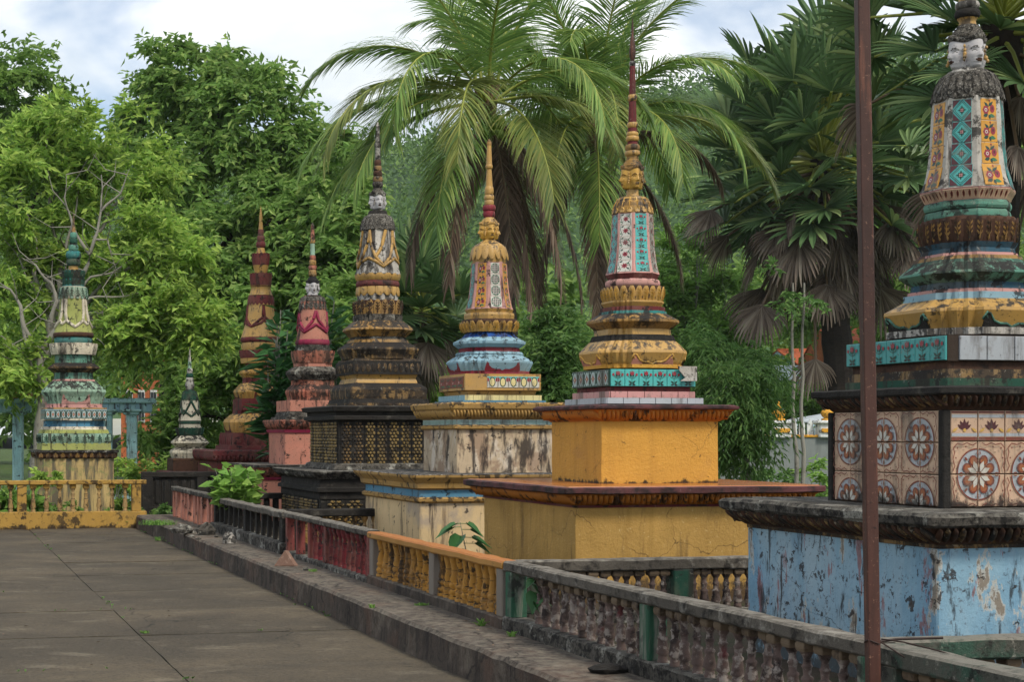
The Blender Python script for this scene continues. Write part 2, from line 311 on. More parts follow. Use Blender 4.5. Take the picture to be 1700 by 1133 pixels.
def jitter(p, a, s=6.0):
    q = Vector(p) * s; n = noise.noise_vector(q); return Vector(p) + a * n

def rough_bar(mb, p0, p1, wid, hei, mi=0, segs=14, a=.006, ch=.012, seed=0):   # worn bar, its top at the given points
    p0, p1 = Vector(p0), Vector(p1); d = (p1 - p0).normalized(); sd = Vector((d.y, -d.x, 0)).normalized()
    w2 = wid / 2
    pr = [(-w2, -hei + ch), (-w2, -ch), (-w2 + ch, 0), (w2 - ch, 0), (w2, -ch), (w2, -hei + ch), (w2 - ch, -hei), (-w2 + ch, -hei)]
    rings = []
    for i in range(segs + 1):
        c = p0.lerp(p1, i / segs)
        rings.append([jitter(c + sd * x + Vector((0, 0, z)), a, 9.0) for x, z in pr])
    mb.loft(rings, mi)

# ------------------------------------------------------------------ printed tiles: each print is thin raised glaze on the tile
def circ(x, y, r, n=12, ry=None, rot=0.0):
    ry = r if ry is None else ry; c, s_ = math.cos(rot), math.sin(rot)
    return [(x + r * math.cos(2 * math.pi * i / n) * c - ry * math.sin(2 * math.pi * i / n) * s_, y + r * math.cos(2 * math.pi * i / n) * s_ + ry * math.sin(2 * math.pi * i / n) * c) for i in range(n)]
def leafp(x, y, ang, ln, wd):                       # pointed leaf from (x, y) outwards
    c, s_ = math.cos(ang), math.sin(ang)
    return [(x + u * ln * c - v * wd * s_, y + u * ln * s_ + v * wd * c) for u, v in ((0, 0), (.3, -.42), (.6, -.4), (1, 0), (.6, .4), (.3, .42))]
def star(x, y, r, n, k=.45, rot=0.0):
    return [(x + (r if i % 2 == 0 else r * k) * math.cos(rot + math.pi * i / n), y + (r if i % 2 == 0 else r * k) * math.sin(rot + math.pi * i / n)) for i in range(2 * n)]
def ringp(x, y, r0, r1, a0, a1, n=10):              # list of quads
    o = []
    for i in range(n):
        a, b = a0 + (a1 - a0) * i / n, a0 + (a1 - a0) * (i + 1) / n
        o.append([(x + r0 * math.cos(a), y + r0 * math.sin(a)), (x + r1 * math.cos(a), y + r1 * math.sin(a)), (x + r1 * math.cos(b), y + r1 * math.sin(b)), (x + r0 * math.cos(b), y + r0 * math.sin(b))])
    return o
def strip(pts, w):
    o = []
    for (a, b) in zip(pts, pts[1:]):
        d = math.hypot(b[0] - a[0], b[1] - a[1]); nx, ny = -(b[1] - a[1]) / d * w / 2, (b[0] - a[0]) / d * w / 2
        o.append([(a[0] - nx, a[1] - ny), (b[0] - nx, b[1] - ny), (b[0] + nx, b[1] + ny), (a[0] + nx, a[1] + ny)])
    return o
def glaze(name, base):
    return paint(name, base, (((6, 6, .8), .9, 9, .52, .62, '#4a4038', .7), ((1, 1, 1), 7, 10, .56, .64, '#6b6258', .5), ((1, 1, 1), 30, 9, .6, .66, '#2b2722', .6)), rough=.35, bump=.12, var=.2, spec=.5, foot=(1.215, .24, '#241c18') if name[6:] in ('beige', 'brown', 'rust', 'grey', 'white') else None)
GL = {k: glaze('glaze_' + k, h) for k, h in dict(teal='#3d9694', tealb='#4aa5a0', red='#8c2431', dkgreen='#143a2e', green='#2c6a44', yellow='#c98f2a',
      white='#c7c3b8', pink='#c08a86', beige='#c8a78c', brown='#7a3a2a', rust='#9a5a34', maroon='#4d1d22', pale='#a6b8b4', grey='#a7abb0', black='#15181a', lblue='#7fa6b4', ochre='#c9a050', cream='#d8c98f').items()}
def tile_mesh(name, bgc, polys, th=.12):
    """unit tile in the local XZ plane, facing -Y, raised print on top"""
    cols = [bgc] + sorted({c for _, c in polys if c != bgc}); idx = {c: i for i, c in enumerate(cols)}
    mb = MB(); e = .485; g = .455
    rings = [[(-e, 0, -e), (e, 0, -e), (e, 0, e), (-e, 0, e)], [(-e, -th * .75, -e), (e, -th * .75, -e), (e, -th * .75, e), (-e, -th * .75, e)], [(-g - .012, -th, -g - .012), (g + .012, -th, -g - .012), (g + .012, -th, g + .012), (-g - .012, -th, g + .012)]]
    mb.loft(rings, 0)
    y = -th
    for k, (p, c) in enumerate(polys):
        yy = y - .006 - .0035 * k
        p = [(min(.47, max(-.47, a)), min(.47, max(-.47, b))) for a, b in p]
        ar = sum(a[0] * b[1] - b[0] * a[1] for a, b in zip(p, p[1:] + p[:1]))
        if abs(ar) < 1e-6: continue
        if ar < 0: p = p[::-1]
        mb.add([(a, yy, b) for a, b in p], [tuple(range(len(p)))], idx[c])
    return mb.mesh(name, [GL[c] for c in cols])
PI = math.pi
def P_tulip(bg):
    q = [(s_, 'dkgreen') for s_ in strip([(0, -.3), (0, .2)], .03)]
    for sx in (-1, 1):
        q += [(s_, 'dkgreen') for s_ in strip([(0, -.05), (sx * .2, .02), (sx * .3, .14)], .028)]
        q += [(leafp(0, -.33, PI / 2 - sx * 1.0, .3, .13), 'dkgreen'), (leafp(0, -.38, PI / 2 - sx * 1.65, .26, .12), 'black'), (circ(sx * .32, .18, .085, 8), 'red'), (leafp(sx * .07, .03, PI / 2 - sx * .35, .22, .1), 'dkgreen')]
    q += [([(-.13, .2), (0, .12), (.13, .2), (.14, .4), (.06, .3), (0, .43), (-.06, .3), (-.14, .4)], 'red')]
    return q
def P_diamond():
    q = [([(-.47, -.47), (-.1, -.47), (-.47, -.1)], 'maroon'), ([(.47, -.47), (.47, -.1), (.1, -.47)], 'maroon'), ([(.47, .47), (.1, .47), (.47, .1)], 'maroon'), ([(-.47, .47), (-.47, .1), (-.1, .47)], 'maroon')]
    for r, c in ((.47, 'dkgreen'), (.43, 'tealb'), (.385, 'dkgreen'), (.35, 'tealb')): q.append(([(-r, 0), (0, -r), (r, 0), (0, r)], c))
    q += [(leafp(0, 0, k * PI / 4, .23 if k % 2 == 0 else .17, .11), 'dkgreen') for k in range(8)]
    q += [(star(0, 0, .11, 4, .5, PI / 4), 'pink'), (circ(0, 0, .04, 6), 'maroon')]
    return q
def P_yellow():
    q = [(strip([(-.2, -.2), (0, .15), (.1, .4)], .03)[i], 'dkgreen') for i in range(2)]
    q += [(leafp(-.02, .1, 2.4, .34, .17), 'dkgreen'), (leafp(.02, .14, .7, .34, .17), 'dkgreen'), (leafp(-.05, -.24, 3.4, .32, .2), 'dkgreen'), (leafp(.02, -.26, -.2, .38, .2), 'green'), (leafp(0, -.24, -1.2, .24, .16), 'dkgreen')]
    q += [(star(-.18, -.03, .21, 6, .82), 'red'), (circ(.22, .03, .15, 10, .19), 'red'), (circ(-.18, -.03, .085, 10), 'white'), (circ(-.18, -.03, .05, 8), 'red'), (circ(.22, .05, .05, 8, .09), 'maroon'), (circ(.06, .4, .05, 6), 'red')]
    return q
def P_white():
    q = []
    for s_ in (-1, 1):
        q += [(a, 'dkgreen') for a in strip([(s_ * .4, s_ * -.45), (s_ * .42, s_ * -.1), (s_ * .25, s_ * .3), (s_ * .38, s_ * .45)], .04)]
        q += [(leafp(s_ * .35, s_ * -.3, PI / 2 + s_ * .9, .26, .14), 'dkgreen'), (leafp(s_ * .3, s_ * .25, PI + s_ * .4, .2, .12), 'green')]
    q += [(star(0, .02, .27, 7, .5, .2), 'red'), (circ(0, .02, .07, 8), 'maroon')]
    return q
def P_check():
    q = [(a, 'green') for a in ringp(0, 0, .4, .45, 0, 2 * PI, 16)]
    for i in range(-2, 3):
        for j in range(-2, 3):
            if abs(i) + abs(j) < 4: q.append((circ(i * .155, j * .155, .062, 6), 'maroon' if (i + j) % 2 == 0 else 'dkgreen'))
    return q
def P_quarter():                                    # quarter of a medallion, its centre at the tile's lower right corner
    cx, cy = .47, -.47; q = []
    a0, a1 = PI / 2, PI
    q += [(a, 'grey') for a in ringp(cx, cy, .46, .72, a0, a1, 10)] + [(a, 'brown') for a in ringp(cx, cy, .72, .765, a0, a1, 12)]
    for k in range(2):
        am = a0 + (k + .5) * PI / 4
        q += [(circ(cx + .43 * math.cos(am), cy + .43 * math.sin(am), .155, 10), 'brown'), (circ(cx + .41 * math.cos(am), cy + .41 * math.sin(am), .115, 10), 'rust')]
        q += [(leafp(cx + .05 * math.cos(am), cy + .05 * math.sin(am), am, .36, .19), 'white')]
    for k in range(3):
        am = a0 + k * PI / 4
        q += [(leafp(cx + .54 * math.cos(am), cy + .54 * math.sin(am), am, .17, .09), 'brown')]
        q += [(a, 'brown') for a in strip([(cx, cy), (cx + .4 * math.cos(am), cy + .4 * math.sin(am))], .022)]
    q += [(a, 'brown') for a in strip([(-.46, -.4), (-.38, -.25), (-.46, -.05), (-.4, .15), (-.44, .3), (-.3, .44), (-.1, .4), (.05, .46), (.25, .38), (.4, .46)], .032)]
    q += [(circ(-.3, .3, .03, 6), 'brown'), (circ(-.36, .0, .03, 6), 'brown'), (circ(.0, .34, .03, 6), 'brown')]
    return q
def P_palmette():
    q = [([(-.47, .4), (.47, .4), (.47, .47), (-.47, .47)], 'brown'), ([(-.47, -.47), (.47, -.47), (.47, -.36), (-.47, -.36)], 'brown'), ([(-.47, -.34), (.47, -.34), (.47, -.24), (-.47, -.24)], 'grey'), ([(-.47, .26), (.47, .26), (.47, .36), (-.47, .36)], 'grey')]
    q += [(leafp(0, -.12, PI / 2 + k * .5, .36 - .03 * abs(k), .13), 'maroon') for k in (-2, -1, 1, 2, 0)] + [(circ(0, -.14, .06, 8), 'ochre')]
    q += [(leafp(-.45, -.2, .6, .25, .1), 'ochre'), (leafp(.45, -.2, PI - .6, .25, .1), 'ochre')]
    return q
def P_oval():
    q = [([(-.47, .28), (.47, .28), (.47, .47), (-.47, .47)], 'tealb')]
    q += [(circ(0, 0, .3, 12, .44), 'dkgreen'), (circ(0, 0, .22, 12, .35), 'cream'), (circ(-.44, .2, .14, 8, .2), 'red'), (circ(.44, .2, .14, 8, .2), 'red'), ]
    q += [(a, 'dkgreen') for a in strip([(-.44, -.4), (-.44, .1)], .03)]
    return q
def P_lozenge():
    return [(circ(0, 0, .34, 10, .42), 'pale'), (star(0, 0, .3, 4, .5), 'red'), (circ(0, 0, .08, 6), 'cream'), (leafp(-.42, -.42, .8, .2, .14), 'pale'), (leafp(.42, -.42, 2.3, .2, .14), 'pale'), (leafp(-.42, .42, -.8, .2, .14), 'pale'), (leafp(.42, .42, -2.3, .2, .14), 'pale')]
def P_arc():
    q = []
    for r in (.25, .45, .65): q += [(a, 'teal') for a in ringp(.0, -.47, r, r + .05, .15, PI - .15, 8)]
    return q
def P_leafdrop(): return [(leafp(0, .42, -PI / 2, .8, .5), 'brown'), (leafp(0, .3, -PI / 2, .5, .25), 'maroon')]
TM = dict(tulip=tile_mesh('tulip_tile', 'teal', P_tulip('teal')), tulipb=tile_mesh('tulip_tile', 'tealb', P_tulip('tealb')), diamond=tile_mesh('diamond_tile', 'teal', P_diamond()),
          yflower=tile_mesh('rose_tile', 'yellow', P_yellow()), wflower=tile_mesh('star_flower_tile', 'white', P_white()), check=tile_mesh('dot_tile', 'white', P_check()),
          quarter=tile_mesh('medallion_tile', 'beige', P_quarter()), palmette=tile_mesh('palmette_tile', 'beige', P_palmette()), oval=tile_mesh('oval_tile', 'white', P_oval()),
          lozenge=tile_mesh('lozenge_tile', 'dkgreen', P_lozenge()), arc=tile_mesh('arc_tile', 'pale', P_arc()), wplain=tile_mesh('plain_tile', 'grey', []), pplain=tile_mesh('plain_tile', 'pink', []),
          yplain=tile_mesh('plain_tile', 'cream', []), bplain=tile_mesh('plain_tile', 'lblue', []), drop=tile_mesh('leaf_tile', 'beige', P_leafdrop()), brown=tile_mesh('flower_tile', 'brown', P_yellow()),
          white=tile_mesh('plain_tile', 'white', []), tealcol=tile_mesh('diamond_tile', 'tealb', P_diamond()))

# ------------------------------------------------------------------ small shared ornaments
def petal_mesh(name, mats, point=.55, rib=True):
    """unit petal, width 1 (x), height 1 (z), bulging to +Y"""
    mb = MB(); nu, nv = 4, 5; g = []
    for j in range(nv + 1):
        v = j / nv; wd = (.5 if v < .55 else .5 * (1 - ((v - .55) / .45) ** 2.2 * point)) * (.86 + .14 * math.sin(v * PI))
        for i in range(nu + 1):
            u = 2 * i / nu - 1; b = (1 - u * u) * .8 * math.sin(.35 + v * 2.2) + .25 * v
            g.append((u * wd, b * .5, v))
    f = []; k = nu + 1
    for j in range(nv):
        for i in range(nu): f.append((j * k + i + 1, j * k + i, (j + 1) * k + i, (j + 1) * k + i + 1))
    mb.add(g, f, 0, True)
    if rib:
        mb.add([(-.06, .56, .12), (.06, .56, .12), (.05, .78, .5), (0, .62, .9), (-.05, .78, .5)], [(1, 0, 4, 3, 2)], 1)
        for s_ in (-1, 1):
            for z in (.25, .45, .65): mb.add([(s_ * .08, .5, z), (s_ * .3, .36, z + .12), (s_ * .28, .44, z + .2), (s_ * .07, .66, z + .1)], [(0, 1, 2, 3) if s_ < 0 else (3, 2, 1, 0)], 1)
        mb.lathe([(-.06, .02), (.0, .1), (.06, .11), (.12, .03)], (0, .42, .12), 6, 1)
    return mb.mesh(name, mats)
def bead_mesh(name, mat):                           # slanted lens for leaf cornices
    mb = MB(); n = 8
    mb.add([(0, .5, 0)] + [(.5 * math.cos(2 * PI * i / n), .26, .5 * math.sin(2 * PI * i / n)) for i in range(n)] + [(.56 * math.cos(2 * PI * i / n), -.15, .56 * math.sin(2 * PI * i / n)) for i in range(n)],
           [(0, 1 + (i + 1) % n, 1 + i) for i in range(n)] + [(1 + i, 1 + (i + 1) % n, 9 + (i + 1) % n, 9 + i) for i in range(n)], 0, True)
    return mb.mesh(name, mat)

# ------------------------------------------------------------------ stupas
def o_sq(c=.015): return [(1, -1 + c), (1, 1 - c), (1 - c, 1), (-1 + c, 1), (-1, 1 - c), (-1, -1 + c), (-1 + c, -1), (1 - c, -1)]
def rot4(side):
    o = []
    for k in range(4):
        for x, y in side: o.append([(x, y), (-y, x), (-x, -y), (y, -x)][k])
    return o
OUT = dict(sq=o_sq(), red=rot4([(.8, -.66), (.89, -.64), (.89, -.54), (1, -.48), (1, .48), (.89, .54), (.89, .64), (.8, .66), (.8, .75), (.75, .8)]),
           oct=[(math.cos(PI / 8 + k * PI / 4) / math.cos(PI / 8), math.sin(PI / 8 + k * PI / 4) / math.cos(PI / 8)) for k in range(8)],
           rnd=[(math.cos(2 * PI * k / 28), math.sin(2 * PI * k / 28)) for k in range(28)],
           sup=[(math.copysign(abs(math.cos(a)) ** .62, math.cos(a)), math.copysign(abs(math.sin(a)) ** .62, math.sin(a))) for a in [2 * PI * (k + .5) / 40 for k in range(40)]])
def tor(y0, y1, w, b=2.0, n=5):                     # a rounded ring between two heights
    return [(y1 + (y0 - y1) * (1 - math.cos(PI * i / n)) / 2, w - b + b * math.sin(PI * i / n)) for i in range(n + 1)]
def interp(prof, z):
    p = sorted(prof)
    if z <= p[0][0]: return p[0][1]
    for (a, s0), (b, s1) in zip(p, p[1:]):
        if z <= b: return s0 + (s1 - s0) * (z - a) / max(1e-9, b - a)
    return p[-1][1]
class Stupa:
    def __init__(s, name, label, cx, Y, base=.2, group=None):
        s.X, s.Y, s.k, s.base = (cx - PX) / F * Y, Y, Y / F, base
        s.root = empty(name, (s.X, Y, base), TH); tag(s.root, label, 'stupa', group); s.qc = {}
    def q(s, o):                                    # how wide one metre of this section shows
        if o not in s.qc:
            xs = []
            for x, y in OUT[o]:
                wx, wy = CT * x - ST * y, ST * x + CT * y
                xs.append(F * (s.X + wx * .5) / (s.Y + wy * .5))
            s.qc[o] = (max(xs) - min(xs))
        return s.qc[o]
    def z(s, y): return H - (y - PY) * s.k - s.base
    def rad(s, w, o): return w / s.q(o)
    def sec(s, name, mat, o, prof, smooth=False, parent=None):
        """prof: (height, half width) pairs as seen, bottom first or top first"""
        pr = sorted((s.z(y), s.rad(w_, o)) for y, w_ in prof)
        mb = MB(); mb.loft([[(x * r, y * r, z) for x, y in OUT[o]] for z, r in pr], 0, True, smooth or o == 'rnd')
        return mb.build(name, M[mat] if isinstance(mat, str) else mat, parent or s.root)
    def block(s, name, mat, levels, ch=.012, parent=None, rough=0.0):
        """levels: (z, half size across, half size along) from below, metres above the ground"""
        mb = MB(); o = o_sq(ch)
        if rough:
            lv2 = [levels[0]]
            for A_, B_ in zip(levels, levels[1:]):
                m_ = max(1, int((B_[0] - A_[0]) / .09)); lv2 += [tuple(A_[q] + (B_[q] - A_[q]) * i / m_ for q in range(3)) for i in range(1, m_ + 1)]
            levels = lv2
            o2 = []
            for a, b in zip(o, o[1:] + o[:1]):
                n = 1 if math.hypot(b[0] - a[0], b[1] - a[1]) < .2 else 14
                o2 += [(a[0] + (b[0] - a[0]) * i / n, a[1] + (b[1] - a[1]) * i / n) for i in range(n)]
            o = o2
        mb.loft([[jitter((x * lv[1], y * lv[2], lv[0] - s.base), rough, 7.0) if rough else (x * lv[1], y * lv[2], lv[0] - s.base) for x, y in o] for lv in levels])
        return mb.build(name, M[mat] if isinstance(mat, str) else mat, parent or s.root)
    def put(s, name, mesh, loc, rz, scale, tilt=0.0, slant=0.0, parent=None):
        o = link(name, mesh, parent or s.root); o.location = loc; o.rotation_euler = (tilt, slant, rz); o.scale = scale; return o
    def tiles(s, name, mesh, face, z0, z1, half, half2, n, parent=None, th=.1, pick=None, dz=0, u0=-1., u1=1.):
        """row of tiles on one side; half = distance of that side from the axis, half2 = half its length"""
        phi = face * PI / 2; L_ = half2 * (u1 - u0) / n
        for i in range(n):
            u = half2 * u0 + L_ * (i + .5)
            me = (pick(i) if pick else mesh)
            if me is None: continue
            s.put(name, me, (math.cos(phi) * half - math.sin(phi) * u, math.sin(phi) * half + math.cos(phi) * u, (z0 + z1) / 2 - s.base), phi + PI / 2, (L_, th, z1 - z0), parent=parent)
    def bell_tiles(s, prof, faces, n, frac=.62, parent=None, y0=None, y1=None):
        """columns of tiles on the sides of an octagonal bell; prof = (y, w) pairs"""
        pr = sorted((s.z(y), s.rad(w_, 'oct')) for y, w_ in prof)
        za, zb = s.z(y1), s.z(y0)
        for k, key in faces.items():
            phi = k * PI / 4
            for i in range(n):
                a, b = za + (zb - za) * i / n, za + (zb - za) * (i + 1) / n
                ra, rb = interp(pr, a), interp(pr, b); zm = (a + b) / 2; r = max((ra + rb) / 2, interp(pr, zm)) - .002
                wd = .8284 * r * frac
                s.put('tile', TM[key], (math.cos(phi) * r, math.sin(phi) * r, zm), phi + PI / 2, (wd, .035, math.hypot(b - a, ra - rb)), math.atan((rb - ra) / (b - a)), parent=parent)
    def ring_petals(s, name, mesh, o, y0, y1, w0, w1, n, wide=1.0, depth=.5, down=False, joined=None, parent=None):
        """n petals around a section; y0/w0 foot, y1/w1 tip"""
        pts = OUT[o]; per = [0]
        for a, b in zip(pts, pts[1:] + pts[:1]): per.append(per[-1] + math.hypot(b[0] - a[0], b[1] - a[1]))
        z0, z1 = s.z(y0), s.z(y1); r0, r1 = s.rad(w0, o), s.rad(w1, o); hh = abs(z1 - z0); mats = []
        for i in range(n):
            d = per[-1] * (i + .5) / n; k = max(j for j in range(len(pts)) if per[j] <= d)
            a, b = pts[k], pts[(k + 1) % len(pts)]; f = (d - per[k]) / max(1e-9, per[k + 1] - per[k])
            p = (a[0] + (b[0] - a[0]) * f, a[1] + (b[1] - a[1]) * f); tx, ty = b[0] - a[0], b[1] - a[1]
            if o in ('sup', 'rnd'):
                nx, ny = p
                if o == 'sup': nx, ny = math.copysign(abs(p[0]) ** 2.2, p[0]), math.copysign(abs(p[1]) ** 2.2, p[1])
            else: nx, ny = ty, -tx
            phi = math.atan2(ny, nx); pw = per[-1] * max(r0, r1) / n * wide
            tilt = -math.atan2(r1 - r0, abs(z1 - z0))
            sc_ = (pw, pw * depth, hh if not down else -hh)
            if down: tilt = -tilt
            loc = (p[0] * r0, p[1] * r0, z0); rz = phi - PI / 2
            if joined is None: s.put(name, mesh, loc, rz, sc_, tilt, parent=parent)
            else: mats.append(Matrix.LocRotScale(Vector(loc), Matrix.Rotation(rz, 3, 'Z') @ Matrix.Rotation(tilt, 3, 'X'), Vector(sc_)))
        if joined is not None: return join_copies(joined, mesh, mats, parent or s.root)
    def cornice_beads(s, name, mesh, z0, s0, z1, s1, n, slant=.5, wide=.62, joined=None, ay=1.0, parent=None):
        ms = []; zc, half = (z0 + z1) / 2 - s.base, (s0 + s1) / 2
        hh = math.hypot(z1 - z0, s1 - s0); tl = -math.atan2(s1 - s0, z1 - z0)
        for face in range(4):
            phi = face * PI / 2; hx, hl = (half, half * ay) if face % 2 == 0 else (half * ay, half)
            for i in range(n):
                u = hl * (2 * (i + .5) / n - 1); pw = 2 * hl / n
                loc = (math.cos(phi) * hx - math.sin(phi) * u, math.sin(phi) * hx + math.cos(phi) * u, zc); sc_ = (pw * wide, .045, hh * 1.02)
                if joined is None: s.put(name, mesh, loc, phi - PI / 2, sc_, tl, slant, parent=parent)
                else: ms.append(Matrix.LocRotScale(Vector(loc), Matrix.Rotation(phi - PI / 2, 3, 'Z') @ Matrix.Rotation(slant, 3, 'Y') @ Matrix.Rotation(tl, 3, 'X'), Vector(sc_)))
        if joined is not None: return join_copies(joined, mesh, ms, parent or s.root)
    def garland(s, name, mat, prof, o, ys, r=.012, n=4, parent=None, off=.004):
        """straps laid over a bell: (angle, height) curves repeated on n sides"""
        pr = sorted((s.z(y), s.rad(w_, o)) for y, w_ in prof)
        for k in range(n):
            for cur in ys:
                path = []
                for j in range(len(cur) - 1):
                    for e in range(6):
                        f = e / 6; a = cur[j][0] * (1 - f) + cur[j + 1][0] * f; y = cur[j][1] * (1 - f) + cur[j + 1][1] * f
                        path.append((a, y))
                path.append(cur[-1]); pts = []
                for a, y in path:
                    aa = R(a) + k * 2 * PI / n; z = s.z(y); rr = interp(pr, z) + off
                    if o == 'oct': rr = rr / math.cos((aa + PI / 8) % (PI / 4) - PI / 8)
                    pts.append((rr * math.cos(aa), rr * math.sin(aa), z))
                mb = MB(); mb.tube(pts, r, 5); mb.build(name, M[mat], parent or s.root)
    def scrolls(s, name, mat, prof, o, y0, y1, r=.01, half=.48, parent=None):
        """scroll line over the lower part of a moulding, one to each side"""
        pr = sorted((s.z(y), s.rad(w_, o)) for y, w_ in prof)
        sh = [(-.86, .55), (-.95, .8), (-1, .45), (-.9, .95), (-.8, .85), (-.62, .38), (-.4, .2), (-.2, .22), (0, 0), (.2, .22), (.4, .2), (.62, .38), (.8, .85), (.9, .95), (1, .45), (.95, .8), (.86, .55)]
        for face in range(4):
            phi = face * PI / 2; pts = []
            for u, v in sh:
                z = s.z(y1 + (y0 - y1) * v); rr = interp(pr, z) + .003; t = u * half * interp(pr, s.z(y0))
                pts.append((math.cos(phi) * rr - math.sin(phi) * t, math.sin(phi) * rr + math.cos(phi) * t, z))
            mb = MB(); mb.tube(pts, r, 5); mb.build(name, M[mat], parent or s.root)
    def flames(s, name, mat, prof, o, y0, y1, half=.47, parent=None):
        """painted raised flame border along the foot of a moulding, one to each side"""
        pr = sorted((s.z(y), s.rad(w_, o)) for y, w_ in prof)
        sh = [(-1, .1), (-.97, .45), (-.9, 1), (-.86, .8), (-.82, .9), (-.76, .55), (-.6, .3), (-.4, .16), (-.15, .18), (0, .02), (.15, .18), (.4, .16), (.6, .3), (.76, .55), (.82, .9), (.86, .8), (.9, 1), (.97, .45), (1, .1)]
        for face in range(4):
            phi = face * PI / 2; top = []; bot = []; mid = []
            for u, v in sh:
                t = u * half * interp(pr, s.z(y0))
                for lst, vv in ((top, v), (mid, v * .5), (bot, -.06)):
                    z = s.z(y1 + (y0 - y1) * vv); rr = interp(pr, z) + .008; lst.append((math.cos(phi) * rr - math.sin(phi) * t, math.sin(phi) * rr + math.cos(phi) * t, z))
            n = len(sh); mb = MB(); mb.add(bot + mid + top, [(i, i + 1, n + i + 1, n + i) for i in range(n - 1)] + [(n + i, n + i + 1, 2 * n + i + 1, 2 * n + i) for i in range(n - 1)]); mb.build(name, M[mat], parent or s.root)
    def spire(s, segs, name='spire'):
        """segs: list of (part name, material, profile)"""
        for nm, mt, prof in segs: s.sec(nm, mt, 'rnd', prof, True)
    def head(s, y_top, y_brow, y_chin, wd, skin, hair, orn, paint_=None, crown=None):
        Rr = s.rad(wd, 'rnd'); zc, zb, zt = s.z(y_chin), s.z(y_brow), s.z(y_top); hh = zb - zc
        nu, nv = 96, 34; V = []; fi = []; mi = []
        base = [(0, .74), (.06, .84), (.2, .93), (.45, 1.0), (.75, 1.0), (1.0, .94)]
        for j in range(nv + 1):
            v = j / nv; rb = interp(base, v)
            for i in range(nu):
                a = 2 * PI * i / nu; a2 = (a + PI / 4) % (PI / 2) - PI / 4
                r = rb * (.87 + .13 * math.cos(4 * a2)); lx = math.sin(a2) * r
                G = lambda x, y, sx, sy: math.exp(-((abs(lx) - x) / sx) ** 2 - ((v - y) / sy) ** 2)
                n_ = .17 * math.exp(-(lx / .075) ** 2) * max(0, min(1, (v - .33) / .05)) * max(0, min(1, (.68 - v) / .3)) + .06 * G(.09, .36, .05, .03)
                n_ += -.075 * G(.24, .575, .13, .06) + .05 * G(.24, .565, .1, .035) + .035 * G(.24, .67 - (abs(lx) - .2) ** 2, .2, .03)
                n_ += .08 * math.exp(-(lx / .17) ** 2) * (math.exp(-((v - .265) / .024) ** 2) + math.exp(-((v - .205) / .028) ** 2)) - .03 * math.exp(-(lx / .2) ** 2 - ((v - .235) / .012) ** 2)
                n_ += .06 * math.exp(-(lx / .16) ** 2 - ((v - .08) / .06) ** 2) + .03 * G(.3, .38, .14, .12)
                r += n_ * (1.0 if paint_ is True else 1.35)
                V.append((r * Rr * math.cos(a), r * Rr * math.sin(a), zc + hh * v))
        for j in range(nv):
            v = (j + .5) / nv
            for i in range(nu):
                a = 2 * PI * (i + .5) / nu; a2 = (a + PI / 4) % (PI / 2) - PI / 4; lx = abs(math.sin(a2))
                m_ = 0
                if paint_:
                    if abs(v - (.685 - 2.2 * (lx - .24) ** 2)) < .02 and .08 < lx < .46: m_ = 1
                    if abs(v - (.575 - 3 * (lx - .25) ** 2)) < .02 and .12 < lx < .4: m_ = 1
                    if .19 < v < .28 and lx < .19 - abs(v - .235) * 1.2: m_ = 2
                fi.append((j * nu + i, j * nu + (i + 1) % nu, (j + 1) * nu + (i + 1) % nu, (j + 1) * nu + i)); mi.append(m_)
        mats = [M[skin]] + ([M['brown_cor'], M['gold_old']] if paint_ == 'gilt' else [M['hair_dark'], M['brown_cor']] if paint_ else [])
        hd = link('head', np_mesh('head', np.array(V), np.array(fi), mats, mi, True), s.root)
        # ringed hair above a pointed tiara
        mb = MB(); ht = zt - zb; rings = []
        for z_, r_ in [(-.1, .98), (0, 1.04), (.08, 1.05), (.11, .96), (.2, .95), (.23, .84), (.36, .87), (.4, .74), (.52, .77), (.56, .63), (.68, .67), (.72, .52), (.86, .55), (.9, .44), (1, .42)]:
            rg = []
            for i in range(48):
                a = 2 * PI * i / 48; a2 = (a + PI / 4) % (PI / 2) - PI / 4
                pk = (.26 * math.exp(-(a2 / .22) ** 2) + .04) * max(0, 1 - abs(z_ - .1) * 6) * ht * .6
                low = -.09 * hh * (1 - math.cos(4 * a2)) / 2 * (1 if z_ < .05 else 0)
                r2 = r_ * (.88 + .12 * math.cos(4 * a2)) * Rr if z_ < .2 else r_ * Rr * .93
                rg.append((r2 * math.cos(a), r2 * math.sin(a), zb + z_ * ht + pk + low))
            rings.append(rg)
        mb.loft(rings, 0, True, True); mb.build('hair', M[hair], hd)
        for k in range(4):
            a = PI / 4 + k * PI / 2; mb = MB(); rr = Rr * .86
            for q_, (zz, sz) in enumerate(((.72, .1), (.6, .13), (.48, .15), (.36, .14), (.25, .1))):
                mb.lathe([(-sz, .02), (-sz * .5, sz * .9), (0, sz), (sz * .5, sz * .8), (sz, .02)], (0, 0, 0), 6, 0)
                for p in range(len(mb.v) - 0):
                    pass
                n0 = len(mb.v) - (5 * 6 + 12)
                for p in range(n0, len(mb.v)):
                    x, y, z = mb.v[p]; x2 = x * Rr * .8 + rr + Rr * .1 * math.sin(zz * 9); y2 = y * Rr * .62
                    mb.v[p] = (x2 * math.cos(a) - y2 * math.sin(a), x2 * math.sin(a) + y2 * math.cos(a), zc + hh * zz + z * Rr)
            mb.build('ear_ornament', M[orn], hd)
        return hd
